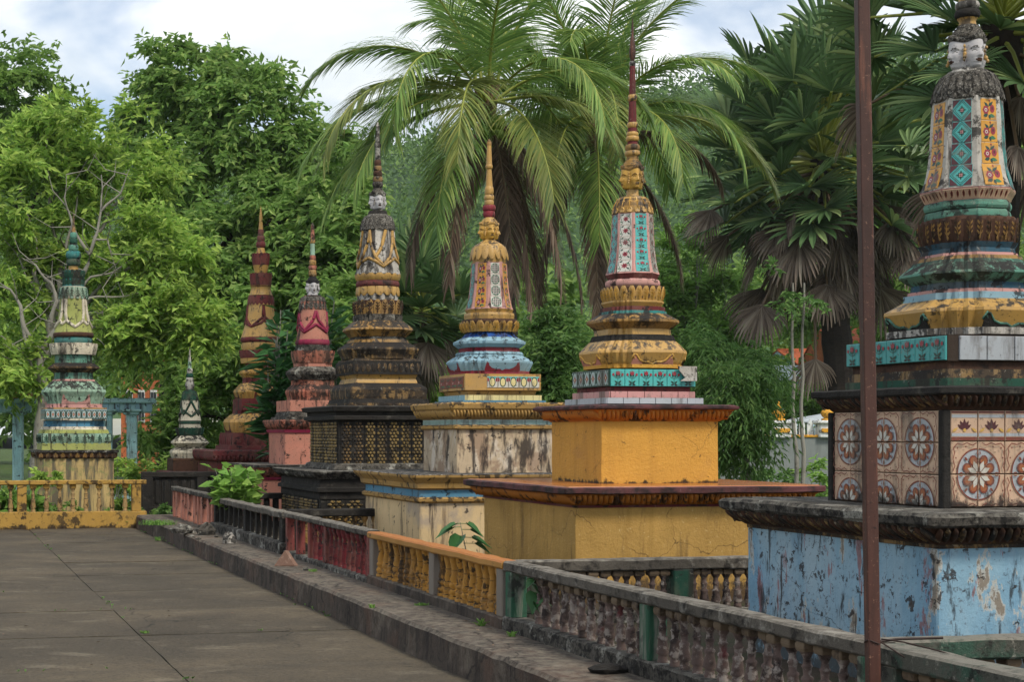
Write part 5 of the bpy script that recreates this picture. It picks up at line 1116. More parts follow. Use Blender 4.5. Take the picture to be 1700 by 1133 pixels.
# ------------------------------------------------------------------ pale blue gateway at left
def build_pergola():
    Y = 37.0; root = empty('blue_gateway', (at(110, 720, Y).x, Y, 0)); tag(root, 'pale blue post-and-beam gateway with fluted columns behind the green stupa', 'gateway'); ox = at(110, 720, Y).x
    zt = lambda y: zn(y, Y)
    for x in (30, 178, 219, -60):
        X = at(x, 720, Y).x - ox; mb = MB(); r_ = .12
        o = []
        for i in range(48):
            a_ = 2 * PI * i / 48; m_ = max(abs(math.cos(a_)), abs(math.sin(a_))); rr = r_ / m_ * (1 - .1 * (math.cos(a_ * 16) > .3)); o.append((X + rr * math.cos(a_), rr * math.sin(a_)))
        mb.loft([[(p[0], p[1], 0) for p in o], [(p[0], p[1], zt(690)) for p in o]]); c = mb.build('column', M['pergola'], root)
        mb = MB(); mb.loft([[(X + a_ * (.14 + e), b_ * (.14 + e), zt(690) + h_) for a_, b_ in ((-1, -1), (1, -1), (1, 1), (-1, 1))] for h_, e in ((0, 0), (.03, .04), (.06, .04), (.1, .1), (.14, .1))]); mb.build('capital', M['pergola'], c)
        mb = MB(); mb.box((X, 0, .1), (.42, .42, .2), 0, .02); mb.build('base', M['pergola'], c)
    x0, x1 = at(-90, 0, Y).x - ox, at(58, 0, Y).x - ox; x2, x3 = at(150, 0, Y).x - ox, at(258, 0, Y).x - ox
    for a_, b_ in ((x0, x1), (x2, x3)):
        mb = MB(); mb.box(((a_ + b_) / 2, 0, zt(677)), (b_ - a_ - .2, .3, .26), 0, .02); bm_ = mb.build('beam', M['pergola'], root)
        mb = MB(); mb.box(((a_ + b_) / 2, 0, zt(666)), (b_ - a_, .5, .12), 0, .02); mb.build('cap_slab', M['pergola'], bm_)
        n = int((b_ - a_) / .22)
        for i in range(n): mb = MB(); mb.box((a_ + (b_ - a_) * (i + .5) / n, -.165, zt(677)), (.13, .03, .2), 0, .008); mb.build('panel', M['ltblue'], bm_)
    mb = MB(); X = at(33, 0, Y).x - ox; mb.loft([[(X + a_ * e, b_ * e * .6, zt(662) + h_) for a_, b_ in ((-1, -1), (1, -1), (1, 1), (-1, 1))] for h_, e in ((0, .36), (.06, .36), (.06, .3), (.13, .28), (.13, .2), (.2, .18), (.2, .1), (.28, .03))]); mb.build('finial', M['gold'], root)
build_pergola()

# ------------------------------------------------------------------ boundary wall with pickets, houses far behind
def build_wall():
    Y = 45.0; root = empty('boundary_wall', (at(1280, 720, Y).x, Y, 0)); ox = at(1280, 0, Y).x; tag(root, 'grey boundary wall with yellow coping and a row of white pickets', 'wall')
    X0, X1 = at(1080, 0, Y).x - ox, at(1800, 0, Y).x - ox; zc = zn(727, Y)
    mb = MB(); mb.box(((X0 + X1) / 2, 0, (zc - .1) / 2), (X1 - X0, .2, zc + .1)); mb.build('wall', M['graywall'], root)
    mb = MB(); mb.box(((X0 + X1) / 2, 0, zc + .04), (X1 - X0, .28, .08), 0, .02); mb.build('coping', M['yel_cap'], root)
    pm = MB(); o = [(-.085, 0), (.085, 0), (.085, .3), (0, .46), (-.085, .3)]; pm.loft([[(a_, -.02, b_) for a_, b_ in o], [(a_, .02, b_) for a_, b_ in o]]); pm = pm.mesh('picket', M['white_pt'])
    n = int((X1 - X0) / .235)
    for i in range(n):
        p_ = link('picket', pm, root); p_.location = (X0 + .235 * (i + .5), 0, zc + .08)
    for x in (1130, 1213, 1292, 1373, 1455, 1537):
        X = at(x, 0, Y).x - ox; mb = MB(); mb.box((X, -.05, zc + .2), (.6, .4, .42), 0, .03); mb.box((X, -.05, zc + .44), (.8, .55, .1), 0, .03); p_ = mb.build('pier', M['white_pt'], root)
        mb = MB(); mb.box((X, -.27, zc + .2), (.5, .05, .12), 0, .01); mb.build('pier_band', M['yel_cap'], p_)
        mb = MB(); mb.lathe([(0, .17), (.05, .18), (.07, .1), (.12, .16), (.2, .2), (.28, .16), (.34, .07), (.38, .1), (.42, .06), (.55, .01)], (X, -.05, zc + .49), 12); mb.build('finial', M['yel_cap'], p_)
build_wall()
M['tile_grey'] = flat('grey_roof_tile', '#7e8b94', .7); M['tile_red'] = flat('red_roof_tile', '#a9542f', .75); M['wall_orange'] = aged('orange_house_wall', '#b5643c', .2); M['wall_blue'] = aged('blue_house_wall', '#a9c4d2', .1); M['glass_dk'] = flat('window_dark', '#20262c', .2, .6); M['canvas'] = flat('grey_canvas', '#a9b0b4', .7)
def house(name, label, x0, x1, y_ridge, y_eave, Y, wall, roof, dep=6.0, wins=3, gable=False):
    X0, X1 = at(x0, 0, Y).x, at(x1, 0, Y).x; cx = (X0 + X1) / 2; root = empty(name, (cx, Y + dep / 2, 0)); tag(root, label, 'house'); hw = (X1 - X0) / 2; ze, zr = zn(y_eave, Y), zn(y_ridge, Y)
    mb = MB(); mb.box((0, 0, ze / 2 - .05), (hw * 1.8, dep * .9, ze + .1)); mb.build('wall', M[wall], root)
    rf = None
    for sgn in (-1, 1):
        n = 12; nx = max(6, int(hw * 2 / .9))
        mb = MB()
        for i in range(n):
            f0, f1 = i / n, (i + 1) / n; e = hw * 1.08; y0, y1 = sgn * (dep / 2 * 1.12) * (1 - f0), sgn * (dep / 2 * 1.12) * (1 - f1 * .98); z0, z1 = ze + (zr - ze) * f0, ze + (zr - ze) * f1
            hip = .0 if gable else hw * .55; e0, e1 = e - hip * f0, e - hip * f1
            mb.loft([[(-e0, y0, z0), (e0, y0, z0), (e0, y0, z0 + .07), (-e0, y0, z0 + .07)], [(-e1, y1, z1 - .04), (e1, y1, z1 - .04), (e1, y1, z1 + .05), (-e1, y1, z1 + .05)]])
        o = mb.build('roof_slope', M[roof], root, fixn=True)
    for sgn in (-1, 1):
        mb = MB(); e = hw * 1.05
        mb.add([(sgn * e, -dep / 2 * 1.1, ze), (sgn * e, dep / 2 * 1.1, ze), (sgn * (e - (0 if gable else hw * .55)), 0, zr)], [(0, 1, 2) if sgn > 0 else (2, 1, 0)]); mb.build('gable' if gable else 'roof_hip', M[wall if gable else roof], root)
    mb = MB(); e = hw * (1.05 if gable else .5); mb.tube([(-e, 0, zr + .04), (e, 0, zr + .04)], .1, 6); mb.build('ridge', M[roof], root)
    for i in range(wins):
        xw = (-1 + 2 * (i + .5) / wins) * hw * .8; mb = MB(); mb.box((xw, -dep * .45 - .03, ze * .55), (hw * .3, .08, min(1.4, ze * .4)), 0, .01); w_ = mb.build('window', M['white_pt'], root)
        for s_ in (-1, 1): mb = MB(); mb.box((xw + s_ * hw * .068, -dep * .45 - .06, ze * .55), (hw * .12, .06, min(1.2, ze * .34)), 0, .005); mb.build('pane', M['glass_dk'], w_)
house('house', 'far house with a grey tiled roof seen past the hanging dead palm leaf', 1288, 1400, 607, 632, 70, 'wall_blue', 'tile_grey')
house('house', 'far house with pale blue gable rising behind the grey tiled roof', 1322, 1392, 578, 606, 84, 'wall_blue', 'tile_red', gable=True)
house('house', 'far house with an orange tiled roof between palm trunk and rusty pole', 1398, 1500, 540, 606, 76, 'wall_orange', 'tile_red', gable=True)
house('house', 'far orange-walled house glimpsed between the trees right of the green stupa', 196, 272, 545, 585, 66, 'wall_orange', 'tile_red')
def canopy():
    Y = 52; X = at(1372, 0, Y).x; root = empty('canopy_tent', (X, Y, 0)); tag(root, 'grey canopy roof on poles just beyond the picket wall', 'canopy'); hw = 1.0; ze, zr = zn(700, Y), zn(686, Y)
    for (a_, b_) in ((-1, -1), (1, -1), (1, 1), (-1, 1)):
        c_, d_ = (-b_, a_); mb = MB(); mb.add([(a_ * 1.25, b_ * 1.25, ze), (c_ * 1.25, d_ * 1.25, ze), (0, 0, zr), (a_ * 1.25, b_ * 1.25, ze - .05), (c_ * 1.25, d_ * 1.25, ze - .05)], [(0, 1, 2), (0, 3, 4, 1)]); mb.build('roof_panel', M['canvas'], root)
        mb = MB(); mb.tube([(a_ * 1.15, b_ * 1.15, 0), (a_ * 1.15, b_ * 1.15, ze)], .04, 6); mb.build('leg', M['glass_dk'], root)
canopy()

# ------------------------------------------------------------------ vegetation
def unit(v): return v / np.maximum(1e-9, np.linalg.norm(v, axis=-1, keepdims=True))
def leaf_cloud(P, D, L_, W_, fold=.25, up=.6):
    """P positions, D directions (n,3); each leaf a folded four-corner blade (2 triangles per half)"""
    n = len(P); D = unit(D); Nn = unit(rng.normal(0, 1, (n, 3)) * .55 + np.array([0, -.15, up])); S_ = unit(np.cross(D, Nn)); U = np.cross(S_, D)
    L_ = np.broadcast_to(L_, (n,))[:, None]; W_ = np.broadcast_to(W_, (n,))[:, None]
    b = P; t = P + D * L_ - U * L_ * .08; m = P + D * L_ * .45
    l = m - S_ * W_ * .5 + U * W_ * fold; r = m + S_ * W_ * .5 + U * W_ * fold
    V = np.stack([b, l, t, r], 1).reshape(-1, 3); i = np.arange(n)[:, None] * 4
    Fc = np.concatenate([i + np.array([[0, 2, 1]]), i + np.array([[0, 3, 2]])], 0)
    return V, Fc
def clumps(ell, per, leaf, spread, droop=.25):
    """ell: list of (centre, (rx, ry, rz), number of clumps); sprays of leaves along twigs; returns leaf positions, directions, clump centres"""
    Ps, Ds, Cs = [], [], []
    for c, r_, n in ell:
        c = np.array(c); r_ = np.array(r_); n = max(3, int(n * .62))
        d = unit(rng.normal(0, 1, (n, 3))); rad = rng.uniform(.2, 1.0, (n, 1)) ** .45; q = c + d * rad * r_ * (1 + .12 * rng.normal(0, 1, (n, 1)))
        Cs.append(q)
        for k in range(n):
            tw = max(4, int(per / 11 * rng.uniform(.6, 1.4))); sp = spread * rng.uniform(.7, 1.35)
            td = unit(rng.normal(0, 1, (tw, 3)) * np.array([1, 1, .55]) + d[k] * .55 + np.array([0, 0, .12])); ln = sp * rng.uniform(.9, 1.9, tw)
            m = 11; f = (np.arange(m) + .6) / m
            pos = q[k] + td[:, None, :] * (ln[:, None] * f)[:, :, None] + np.array([0, 0, -1.]) * (droop * ln[:, None] * f ** 2 * .8)[:, :, None] + rng.normal(0, leaf * .12, (tw, m, 3))
            sd = unit(np.cross(td, np.array([0, 0, 1.]) + rng.normal(0, .35, (tw, 3)))); sg = np.where(np.arange(m) % 2 == 0, 1., -1.)
            dr = td[:, None, :] * .55 + sd[:, None, :] * sg[None, :, None] * .8 + rng.normal(0, .3, (tw, m, 3)) + np.array([0, 0, -droop])
            Ps.append(pos.reshape(-1, 3)); Ds.append(dr.reshape(-1, 3))
    return np.concatenate(Ps), np.concatenate(Ds), np.concatenate(Cs)
def limb(mb, a, b, r0, r1, wob=.12, seg=7, n=7, sag=0.0):
    a, b = Vector(a), Vector(b); L_ = (b - a).length; pts = []; rr = []
    for i in range(n + 1):
        f = i / n; p = a.lerp(b, f); p += noise.noise_vector(p * .9) * wob * L_ * math.sin(f * PI) * .6; p.z += sag * math.sin(f * PI) * L_; pts.append(p); rr.append(r0 + (r1 - r0) * f)
    mb.tube(pts, rr, seg)
    return pts
def tree(name, label, base, fork, ell, leaf, lw, per, spread, lm, bark='bark_dark', r0=.22, limbs=10, droop=.25, group='trees behind the stupas', cat='tree'):
    base = Vector(base); root = empty(name, base); tag(root, label, cat, group)
    P, D, Cs = clumps(ell, per, leaf, spread, droop); n = len(P)
    V, Fc = leaf_cloud(P - np.array(base), D, leaf * rng.uniform(.6, 1.25, n), lw * rng.uniform(.7, 1.2, n))
    link('crown', np_mesh('crown', V, Fc, M[lm]), root)
    mb = MB(); f = Vector(fork) - base; tr = limb(mb, (0, 0, -.1), f, r0, r0 * .62, .25, 9)
    mb.build('trunk', M[bark], root)
    pick = rng.choice(len(Cs), min(limbs, len(Cs)), replace=False)
    for k in pick:
        mb = MB(); e = Vector(Cs[k]) - base; mid = f.lerp(e, .5) + Vector((0, 0, .08 * (e - f).length)); p1 = limb(mb, f, mid, r0 * .42, r0 * .24, .2, 6)
        limb(mb, mid, e, r0 * .24, r0 * .06, .25, 5)
        e2 = mid + (e - mid).length * Vector(rng.normal(0, .5, 3)) + (e - mid) * .5; limb(mb, mid, e2, r0 * .16, r0 * .04, .3, 5)
        mb.build('limb', M[bark], root)
    return root
def E(x, y, rx, ry, d, n, dz=None):                 # crown lobe seen at this place with these radii, at distance d
    k = d / F; return (tuple(at(x, y, d)), (rx * k, (dz or (rx + ry) * .5 * k), ry * k), n)

# --- big trees at left
tree('leafy_tree', 'bright green feathery tree with pale bare branches behind the green stupa', at(60, 790, 37), at(85, 560, 38), [E(120, 210, 110, 60, 39, 55), E(40, 330, 90, 70, 38, 45), E(190, 300, 100, 70, 39, 55), E(240, 430, 90, 70, 37, 60), E(130, 430, 110, 60, 39, 40), E(290, 530, 80, 60, 36, 50), E(30, 480, 60, 70, 38, 26), E(200, 560, 70, 40, 36, 22), E(20, 610, 60, 50, 36, 22)],
     .26, .10, 130, .42, 'leafA', 'bark_pale', .2, 16)
tree('leafy_tree', 'large dark green tree with the tallest rounded crown, left of the palms', at(275, 800, 50), at(300, 560, 50), [E(330, 130, 100, 60, 52, 60), E(260, 190, 80, 70, 52, 45), E(420, 190, 110, 70, 51, 70), E(510, 270, 80, 70, 50, 60), E(390, 310, 130, 90, 50, 80), E(500, 380, 90, 80, 48, 60), E(330, 430, 110, 80, 48, 55), E(440, 480, 110, 80, 47, 60), E(565, 330, 45, 80, 47, 40), E(575, 420, 45, 70, 46, 36), E(300, 600, 80, 60, 47, 40), E(540, 480, 60, 80, 46, 40), E(380, 600, 70, 70, 46, 30)],
     .34, .14, 120, .55, 'leafB', 'bark_dark', .42, 16, droop=.45)
tree('leafy_tree', 'mid green tree at the far left edge behind the feathery one', at(-40, 800, 58), at(-20, 560, 58), [E(30, 150, 80, 60, 58, 50), E(-30, 250, 110, 100, 58, 50), E(80, 260, 60, 70, 58, 40), E(20, 420, 100, 120, 58, 50)], .36, .15, 120, .6, 'leafC', 'bark_dark', .4, 8)
tA = bpy.data.objects['leafy_tree']
for pth, r_ in (([(62, 800), (66, 720), (72, 660), (68, 600), (78, 560)], .19), ([(74, 580), (100, 540), (118, 500), (140, 450), (158, 400), (172, 350), (168, 290)], .085), ([(72, 590), (40, 540), (30, 505), (12, 480), (-20, 470)], .07), ([(84, 545), (92, 500), (84, 470), (60, 440), (36, 428)], .06),
                ([(118, 520), (150, 498), (190, 492), (250, 488)], .045), ([(132, 480), (150, 462), (178, 455), (205, 440)], .04), ([(158, 400), (178, 400), (186, 430), (190, 450)], .03), ([(96, 540), (60, 600), (30, 580), (5, 560)], .04), ([(172, 350), (200, 320), (215, 280)], .035), ([(150, 420), (120, 380), (105, 330), (110, 290)], .04), ([(40, 540), (50, 590), (64, 640)], .05)):
    mb = MB(); pts = [at(x, y, 35.9) - tA.location for x, y in pth]; n = len(pts); 
    fine = [jitter(pts[i].lerp(pts[i + 1], f), .09, 1.7) for i in range(n - 1) for f in (0, .33, .66)] + [pts[-1]]; m_ = len(fine); mb.tube(fine, [r_ * (1 - .85 * i / (m_ - 1)) * (1 + .12 * math.sin(i * 2.3)) for i in range(m_)], 8)
    for i in range(3, m_, 2):                       # twigs
        q0 = fine[i]; dv = Vector((random.gauss(0, 1), random.gauss(0, .5), random.uniform(-.2, 1.1))).normalized(); q1 = q0 + dv * .5; q2 = q1 + (dv + Vector((random.gauss(0, .5), 0, .4))).normalized() * .45; mb.tube([q0, q1, q2], [.016, .011, .004], 4)
    mb.build('limb', M['bark_pale'], tA)
# --- middle trees behind palms and stupas
tree('leafy_tree', 'dense dark tree filling the gap behind salmon and carved stupas', at(560, 800, 44), at(560, 640, 44), [E(600, 540, 80, 90, 44, 60), E(540, 600, 60, 90, 43, 50), E(680, 600, 90, 90, 44, 60)], .28, .11, 110, .45, 'leafC', 'bark_dark', .2, 6)
tree('leafy_tree', 'dark small-leaved tree between the cream and the orange stupa', at(915, 800, 25), at(915, 680, 25), [E(910, 580, 55, 60, 25, 50), E(900, 660, 60, 50, 25, 45), E(960, 620, 40, 60, 26, 30)], .13, .05, 150, .24, 'leafD', 'bark_dark', .08, 6)
tree('leafy_tree', 'yellow-green tree glowing right of the orange bell', at(1150, 800, 66), at(1150, 600, 66), [E(1140, 440, 60, 60, 66, 45), E(1200, 510, 60, 70, 66, 45), E(1090, 520, 50, 70, 66, 35), E(1150, 580, 90, 70, 65, 50)], .36, .14, 110, .58, 'leafE', 'bark_pale', .14, 8)
tree('leafy_tree', 'drooping willow-like small tree with narrow leaves beside the orange block', at(1245, 805, 19.5), at(1240, 640, 19.5), [E(1180, 600, 55, 40, 19.8, 34), E(1245, 630, 45, 40, 19.3, 34), E(1185, 640, 55, 50, 19.6, 34), E(1220, 700, 45, 40, 19.1, 30), E(1160, 590, 40, 50, 20.3, 24), E(1235, 765, 34, 22, 19.3, 12), E(1215, 640, 45, 35, 18.6, 16)], .12, .026, 150, .25, 'leafD', 'bark_pale', .05, 16, droop=.9)
tree('leafy_tree', 'broad green tree behind the picket wall', at(1330, 800, 63), at(1330, 700, 63), [E(1320, 672, 55, 32, 63, 40), E(1370, 664, 40, 22, 63, 20), E(1265, 690, 40, 30, 63, 22)], .26, .11, 110, .42, 'leafE', 'bark_dark', .15, 5)
tree('leafy_tree', 'dark leafy tree behind the fan palm trunk', at(1450, 800, 72), at(1450, 620, 72), [E(1480, 450, 90, 80, 72, 50), E(1560, 400, 110, 120, 72, 70), E(1640, 250, 100, 120, 72, 60), E(1540, 540, 80, 50, 70, 30), E(1330, 500, 70, 50, 76, 26), E(1680, 480, 80, 120, 70, 40)], .5, .2, 100, .95, 'leafB', 'bark_dark', .4, 8)
tree('leafy_tree', 'shadowy tree behind the yellow stupa', at(420, 800, 40), at(410, 700, 40), [E(400, 620, 60, 70, 40, 45), E(340, 690, 50, 60, 40, 36), E(480, 640, 50, 70, 40, 30), E(270, 720, 50, 40, 40, 30)], .24, .1, 110, .38, 'leafB', 'bark_dark', .15, 5)
for i, (x, lab) in enumerate(((1322, 'thin bare sapling stem before the grey wall, left of a pair'), (1331, 'thin bare sapling stem before the grey wall, right of a pair'))):
    b = at(x, 805, 31); b.z = 0; tp = at(x + (-6 if i == 0 else 4), 470, 31); root = empty('sapling', b); tag(root, lab, 'sapling', 'saplings before the wall')
    mb = MB(); limb(mb, (0, 0, -.1), tp - b, .05, .02, .05, 6, 10); mb.build('trunk', M['bark_pale'], root)
    P, D, _ = clumps([((0 + (tp - b).x, 0, (tp - b).z), (.6, .6, .5), 5)], 22, .16, .25, .3); V, Fc = leaf_cloud(P, D, .16, .06); link('crown', np_mesh('crown', V, Fc, M['leafD']), root)

# --- far wood and hill
P, D, Cs = clumps([E(x, 600 + 60 * math.sin(x * .02), 90, 130, 80 + 10 * math.sin(x), 46) for x in range(-260, 2100, 75)], 60, .6, .9, .3)
V, Fc = leaf_cloud(P, D, .62 * rng.uniform(.6, 1.2, len(P)), .3); fw = link('far_wood', np_mesh('far_wood', V, Fc, M['leafC'])); tag(fw, 'belt of green trees far behind the stupas', None, None, 'stuff')
M['hill_ground'] = paint('wooded_hill', '#3f5a30', (((1, 1, 1), .12, 8, .45, .6, '#2c4426', .7),), rough=1, bump=0, var=.3, hscale=.05)
hx = np.linspace(-420, 620, 80); hy = np.linspace(170, 620, 40); HV = []
def hill_z(x, y):
    f = 1 / (1 + math.exp(-(y - 285) / 38)); top = 74 + .14 * x + 8 * noise.noise((x * .012, y * .01, 1)) + 3 * noise.noise((x * .05, y * .05, 2)); return max(-2, top * f)
for y in hy:
    for x in hx: HV.append((x, y, hill_z(x, y)))
m_, n_ = len(hy), len(hx); fc = np.array([(j * n_ + i, j * n_ + i + 1, (j + 1) * n_ + i + 1, (j + 1) * n_ + i) for j in range(m_ - 1) for i in range(n_ - 1)])
hl = link('hill', np_mesh('hill', np.array(HV), fc, M['hill_ground'], smooth=True)); hl['kind'] = 'structure'
nh = 5200; xs, ys = rng.uniform(-160, 300, nh), rng.uniform(225, 400, nh); q = np.array([(a, b, hill_z(a, b) + 1.5) for a, b in zip(xs, ys)]); Ps = []; Ds = []
for c in q:
    o = rng.normal(0, 1, (26, 3)) * np.array([2.0, 2.0, 1.8]); Ps.append(c + o); Ds.append(o + np.array([0, 0, .3]))
P, D = np.concatenate(Ps), np.concatenate(Ds); V, Fc = leaf_cloud(P, D, 1.25 * rng.uniform(.6, 1.3, len(P)), .8); hw_ = link('hill_forest', np_mesh('hill_forest', V, Fc, M['leafH'])); tag(hw_, 'forest covering the hill in the distance', None, None, 'stuff')

# --- palms
def frond(root, az, el, Ln, droop, lm, rm, nl=80, ll=.75, base=(0, 0, 0), gr=.75, twist=0.0, name='frond'):
    az, el = R(az), R(el); hd = Vector((math.sin(az), math.cos(az), 0)); n = 16; p = Vector(base); pts = [p.copy()]; dirs = []
    for i in range(n):
        f = (i + .5) / n; pt = el - R(droop) * f ** 1.25; pt = max(pt, R(-88)); d = hd * math.cos(pt) + Vector((0, 0, math.sin(pt))); p = p + d * Ln / n; pts.append(p.copy()); dirs.append(d)
    dirs.append(dirs[-1]); mb = MB(); mb.tube(pts, [.032 * (1 - .85 * i / n) + .003 for i in range(n + 1)], 4, 1)
    sidev = Vector((hd.y, -hd.x, 0)); PV = []; PF = []
    for i in range(nl):
        f = .14 + .86 * i / nl; k = min(n - 1, int(f * n)); b = pts[k].lerp(pts[k + 1], f * n - k); d = dirs[k]
        for sg in (-1, 1):
            le = ll * (.35 + .65 * math.sin(min(1, .12 + f * 1.0) * PI * .82 + .25)) * random.uniform(.85, 1.1); le = max(le, ll * .25)
            up = d.cross(sidev).normalized(); up = up if up.z > 0 else -up
            v = (sidev * sg * (.8 - .35 * f) + d * (.5 + .4 * f) + up * (.18 - .1 * f)).normalized(); v = (v + Vector((0, 0, -gr * .25)) + Vector((random.gauss(0, .07), random.gauss(0, .07), random.gauss(0, .07)))).normalized()
            wv = d * .5 + up * .5 if False else v.cross(up + sidev * sg * .4).normalized()
            q_ = b.copy(); o = len(PV); wd = .016 * random.uniform(.8, 1.15)
            for s_ in range(5):
                ww = wd * (.55, 1, .9, .55, .03)[s_]; PV += [q_ - wv * ww, q_ + wv * ww]
                q_ = q_ + v * le / 4; v = (v + Vector((0, 0, -gr * (.22 + .1 * s_)))).normalized()
            for s_ in range(4): PF.append((o + 2 * s_, o + 2 * s_ + 1, o + 2 * s_ + 3, o + 2 * s_ + 2))
    mb.add(PV, PF, 0, False); return mb.build(name, [M[lm], M[rm]], root)
def coconut(name, label, base, top, fronds, ll, nuts, nl=115):
    base, top = Vector(base), Vector(top); root = empty(name, base); tag(root, label, 'palm', 'coconut palms'); mb = MB(); t = top - base
    pts = [Vector((t.x * (f ** 1.6), t.y * f, t.z * f)) for f in np.linspace(0, 1, 24).tolist()]; rr = [.17 - .05 * f + .012 * (i % 2) for i, f in enumerate(np.linspace(0, 1, 24))]; mb.tube(pts, rr, 10); mb.build('trunk', M['palm_bark'], root)
    for (az, el, Ln, dr, kind) in fronds:
        lm, rm = (('coco', 'rachis'), ('coco_y', 'rachis'), ('coco_d', 'rachis_d'))[kind]
        b = t + Vector((math.sin(R(az)) * .12, math.cos(R(az)) * .12, .1 if kind < 2 else -.1)); frond(root, az, el, Ln, dr, lm, rm, nl if kind < 2 else 80, ll * (1 if kind < 2 else .75), b, .62 if kind < 2 else 1.3)
    for (dx, dy, dz) in nuts:
        mb = MB(); mb.lathe([(-.15, .01), (-.13, .06), (-.06, .11), (.02, .12), (.09, .09), (.13, .03)], tuple(t + Vector((dx, dy, dz))), 9); mb.build('coconut', M['coconut'], root)
    mb = MB()
    for i in range(16):
        a = 2 * PI * i / 16; mb.tube([t + Vector((.1 * math.cos(a), .1 * math.sin(a), -.25)), t + Vector((.16 * math.cos(a), .16 * math.sin(a), .1)), t + Vector((.24 * math.cos(a), .24 * math.sin(a), .4 + .2 * random.random()))], [.05, .045, .02], 5)
    o = mb.build('leaf_bases', M['rachis_d'], root); o['kind'] = 'stuff'
# azimuth 0 = away from the camera, 90 = right, 180 = towards the camera, 270 = left
b = at(862, 800, 29); b.z = 0
f1 = [(268, 54, 4.2, 108, 0), (262, 14, 4.2, 76, 0), (238, 22, 4.8, 98, 1), (215, 38, 4.8, 128, 0), (196, 15, 4.6, 96, 1), (226, 2, 4.8, 72, 0), (252, -8, 4.4, 62, 0), (150, 35, 4.4, 120, 0), (100, 40, 3.6, 104, 0), (120, 8, 3.8, 88, 1), (20, 65, 4.6, 80, 0), (340, 80, 4.4, 60, 0), (180, 70, 4.2, 105, 0), (250, 78, 4.6, 70, 0), (110, 80, 4.5, 65, 0),
      (40, 30, 4.2, 100, 0), (320, 35, 4.4, 105, 0), (205, -18, 4.4, 58, 0), (165, -10, 4.2, 66, 1), (130, -50, 4.2, 38, 2), (165, -60, 4.0, 28, 2), (100, -48, 4.4, 40, 2), (215, -52, 4.0, 36, 2), (60, -58, 4.2, 30, 2), (140, -66, 4.4, 22, 2), (235, -40, 4.0, 46, 2)]
f1 = [(a, e, l * .9, d, k) for a, e, l, d, k in f1]
coconut('coconut_palm', 'coconut palm with a cluster of green nuts behind the cream stupa', b, at(808, 180, 29), f1, 1.1, [(.05, -.3, -.35), (.2, -.25, -.3), (.12, -.28, -.55), (-.12, -.3, -.5), (.22, -.2, -.55), (.0, -.25, -.75), (-.3, -.25, -.1), (.28, -.15, -.8)])
b = at(1003, 800, 33); b.z = 0
f2 = [(262, 20, 3.6, 96, 0), (280, 70, 4.2, 80, 0), (200, 70, 4.0, 115, 0), (90, 62, 4.2, 100, 0), (75, 40, 4.2, 100, 0), (100, 22, 4.2, 95, 1), (130, 30, 4.0, 112, 0), (160, 20, 4.0, 108, 0), (205, 10, 4.4, 92, 1), (222, -4, 4.4, 74, 0), (190, -14, 4.2, 66, 0), (20, 70, 4.4, 70, 0), (340, 60, 4.2, 80, 0), (120, 78, 4.3, 70, 0), (60, 82, 4.6, 50, 0), (300, 85, 4.6, 45, 0), (40, 30, 4, 100, 0), (320, 30, 4, 100, 0), (240, 40, 4.2, 105, 0), (140, 55, 4, 110, 0),
      (245, -55, 3.8, 32, 2), (150, -55, 3.8, 33, 2), (190, -62, 4.0, 26, 2), (95, -40, 3.4, 45, 2), (82, 22, 3.2, 92, 2), (260, -25, 4.0, 58, 2)]
f2 = [(a, e, l * 1.0, d, k) for a, e, l, d, k in f2] + [(265, 68, 4.8, 85, 0), (230, 78, 4.8, 75, 0), (310, 70, 4.8, 80, 0), (255, 45, 4.4, 100, 0), (170, 82, 4.8, 60, 0), (185, 30, 4.6, 110, 1)]
coconut('coconut_palm', 'coconut palm with hanging dead fronds directly behind the orange stupa spire', b, at(988, 225, 33), f2, 1.1, [(.15, -.2, -.3)])
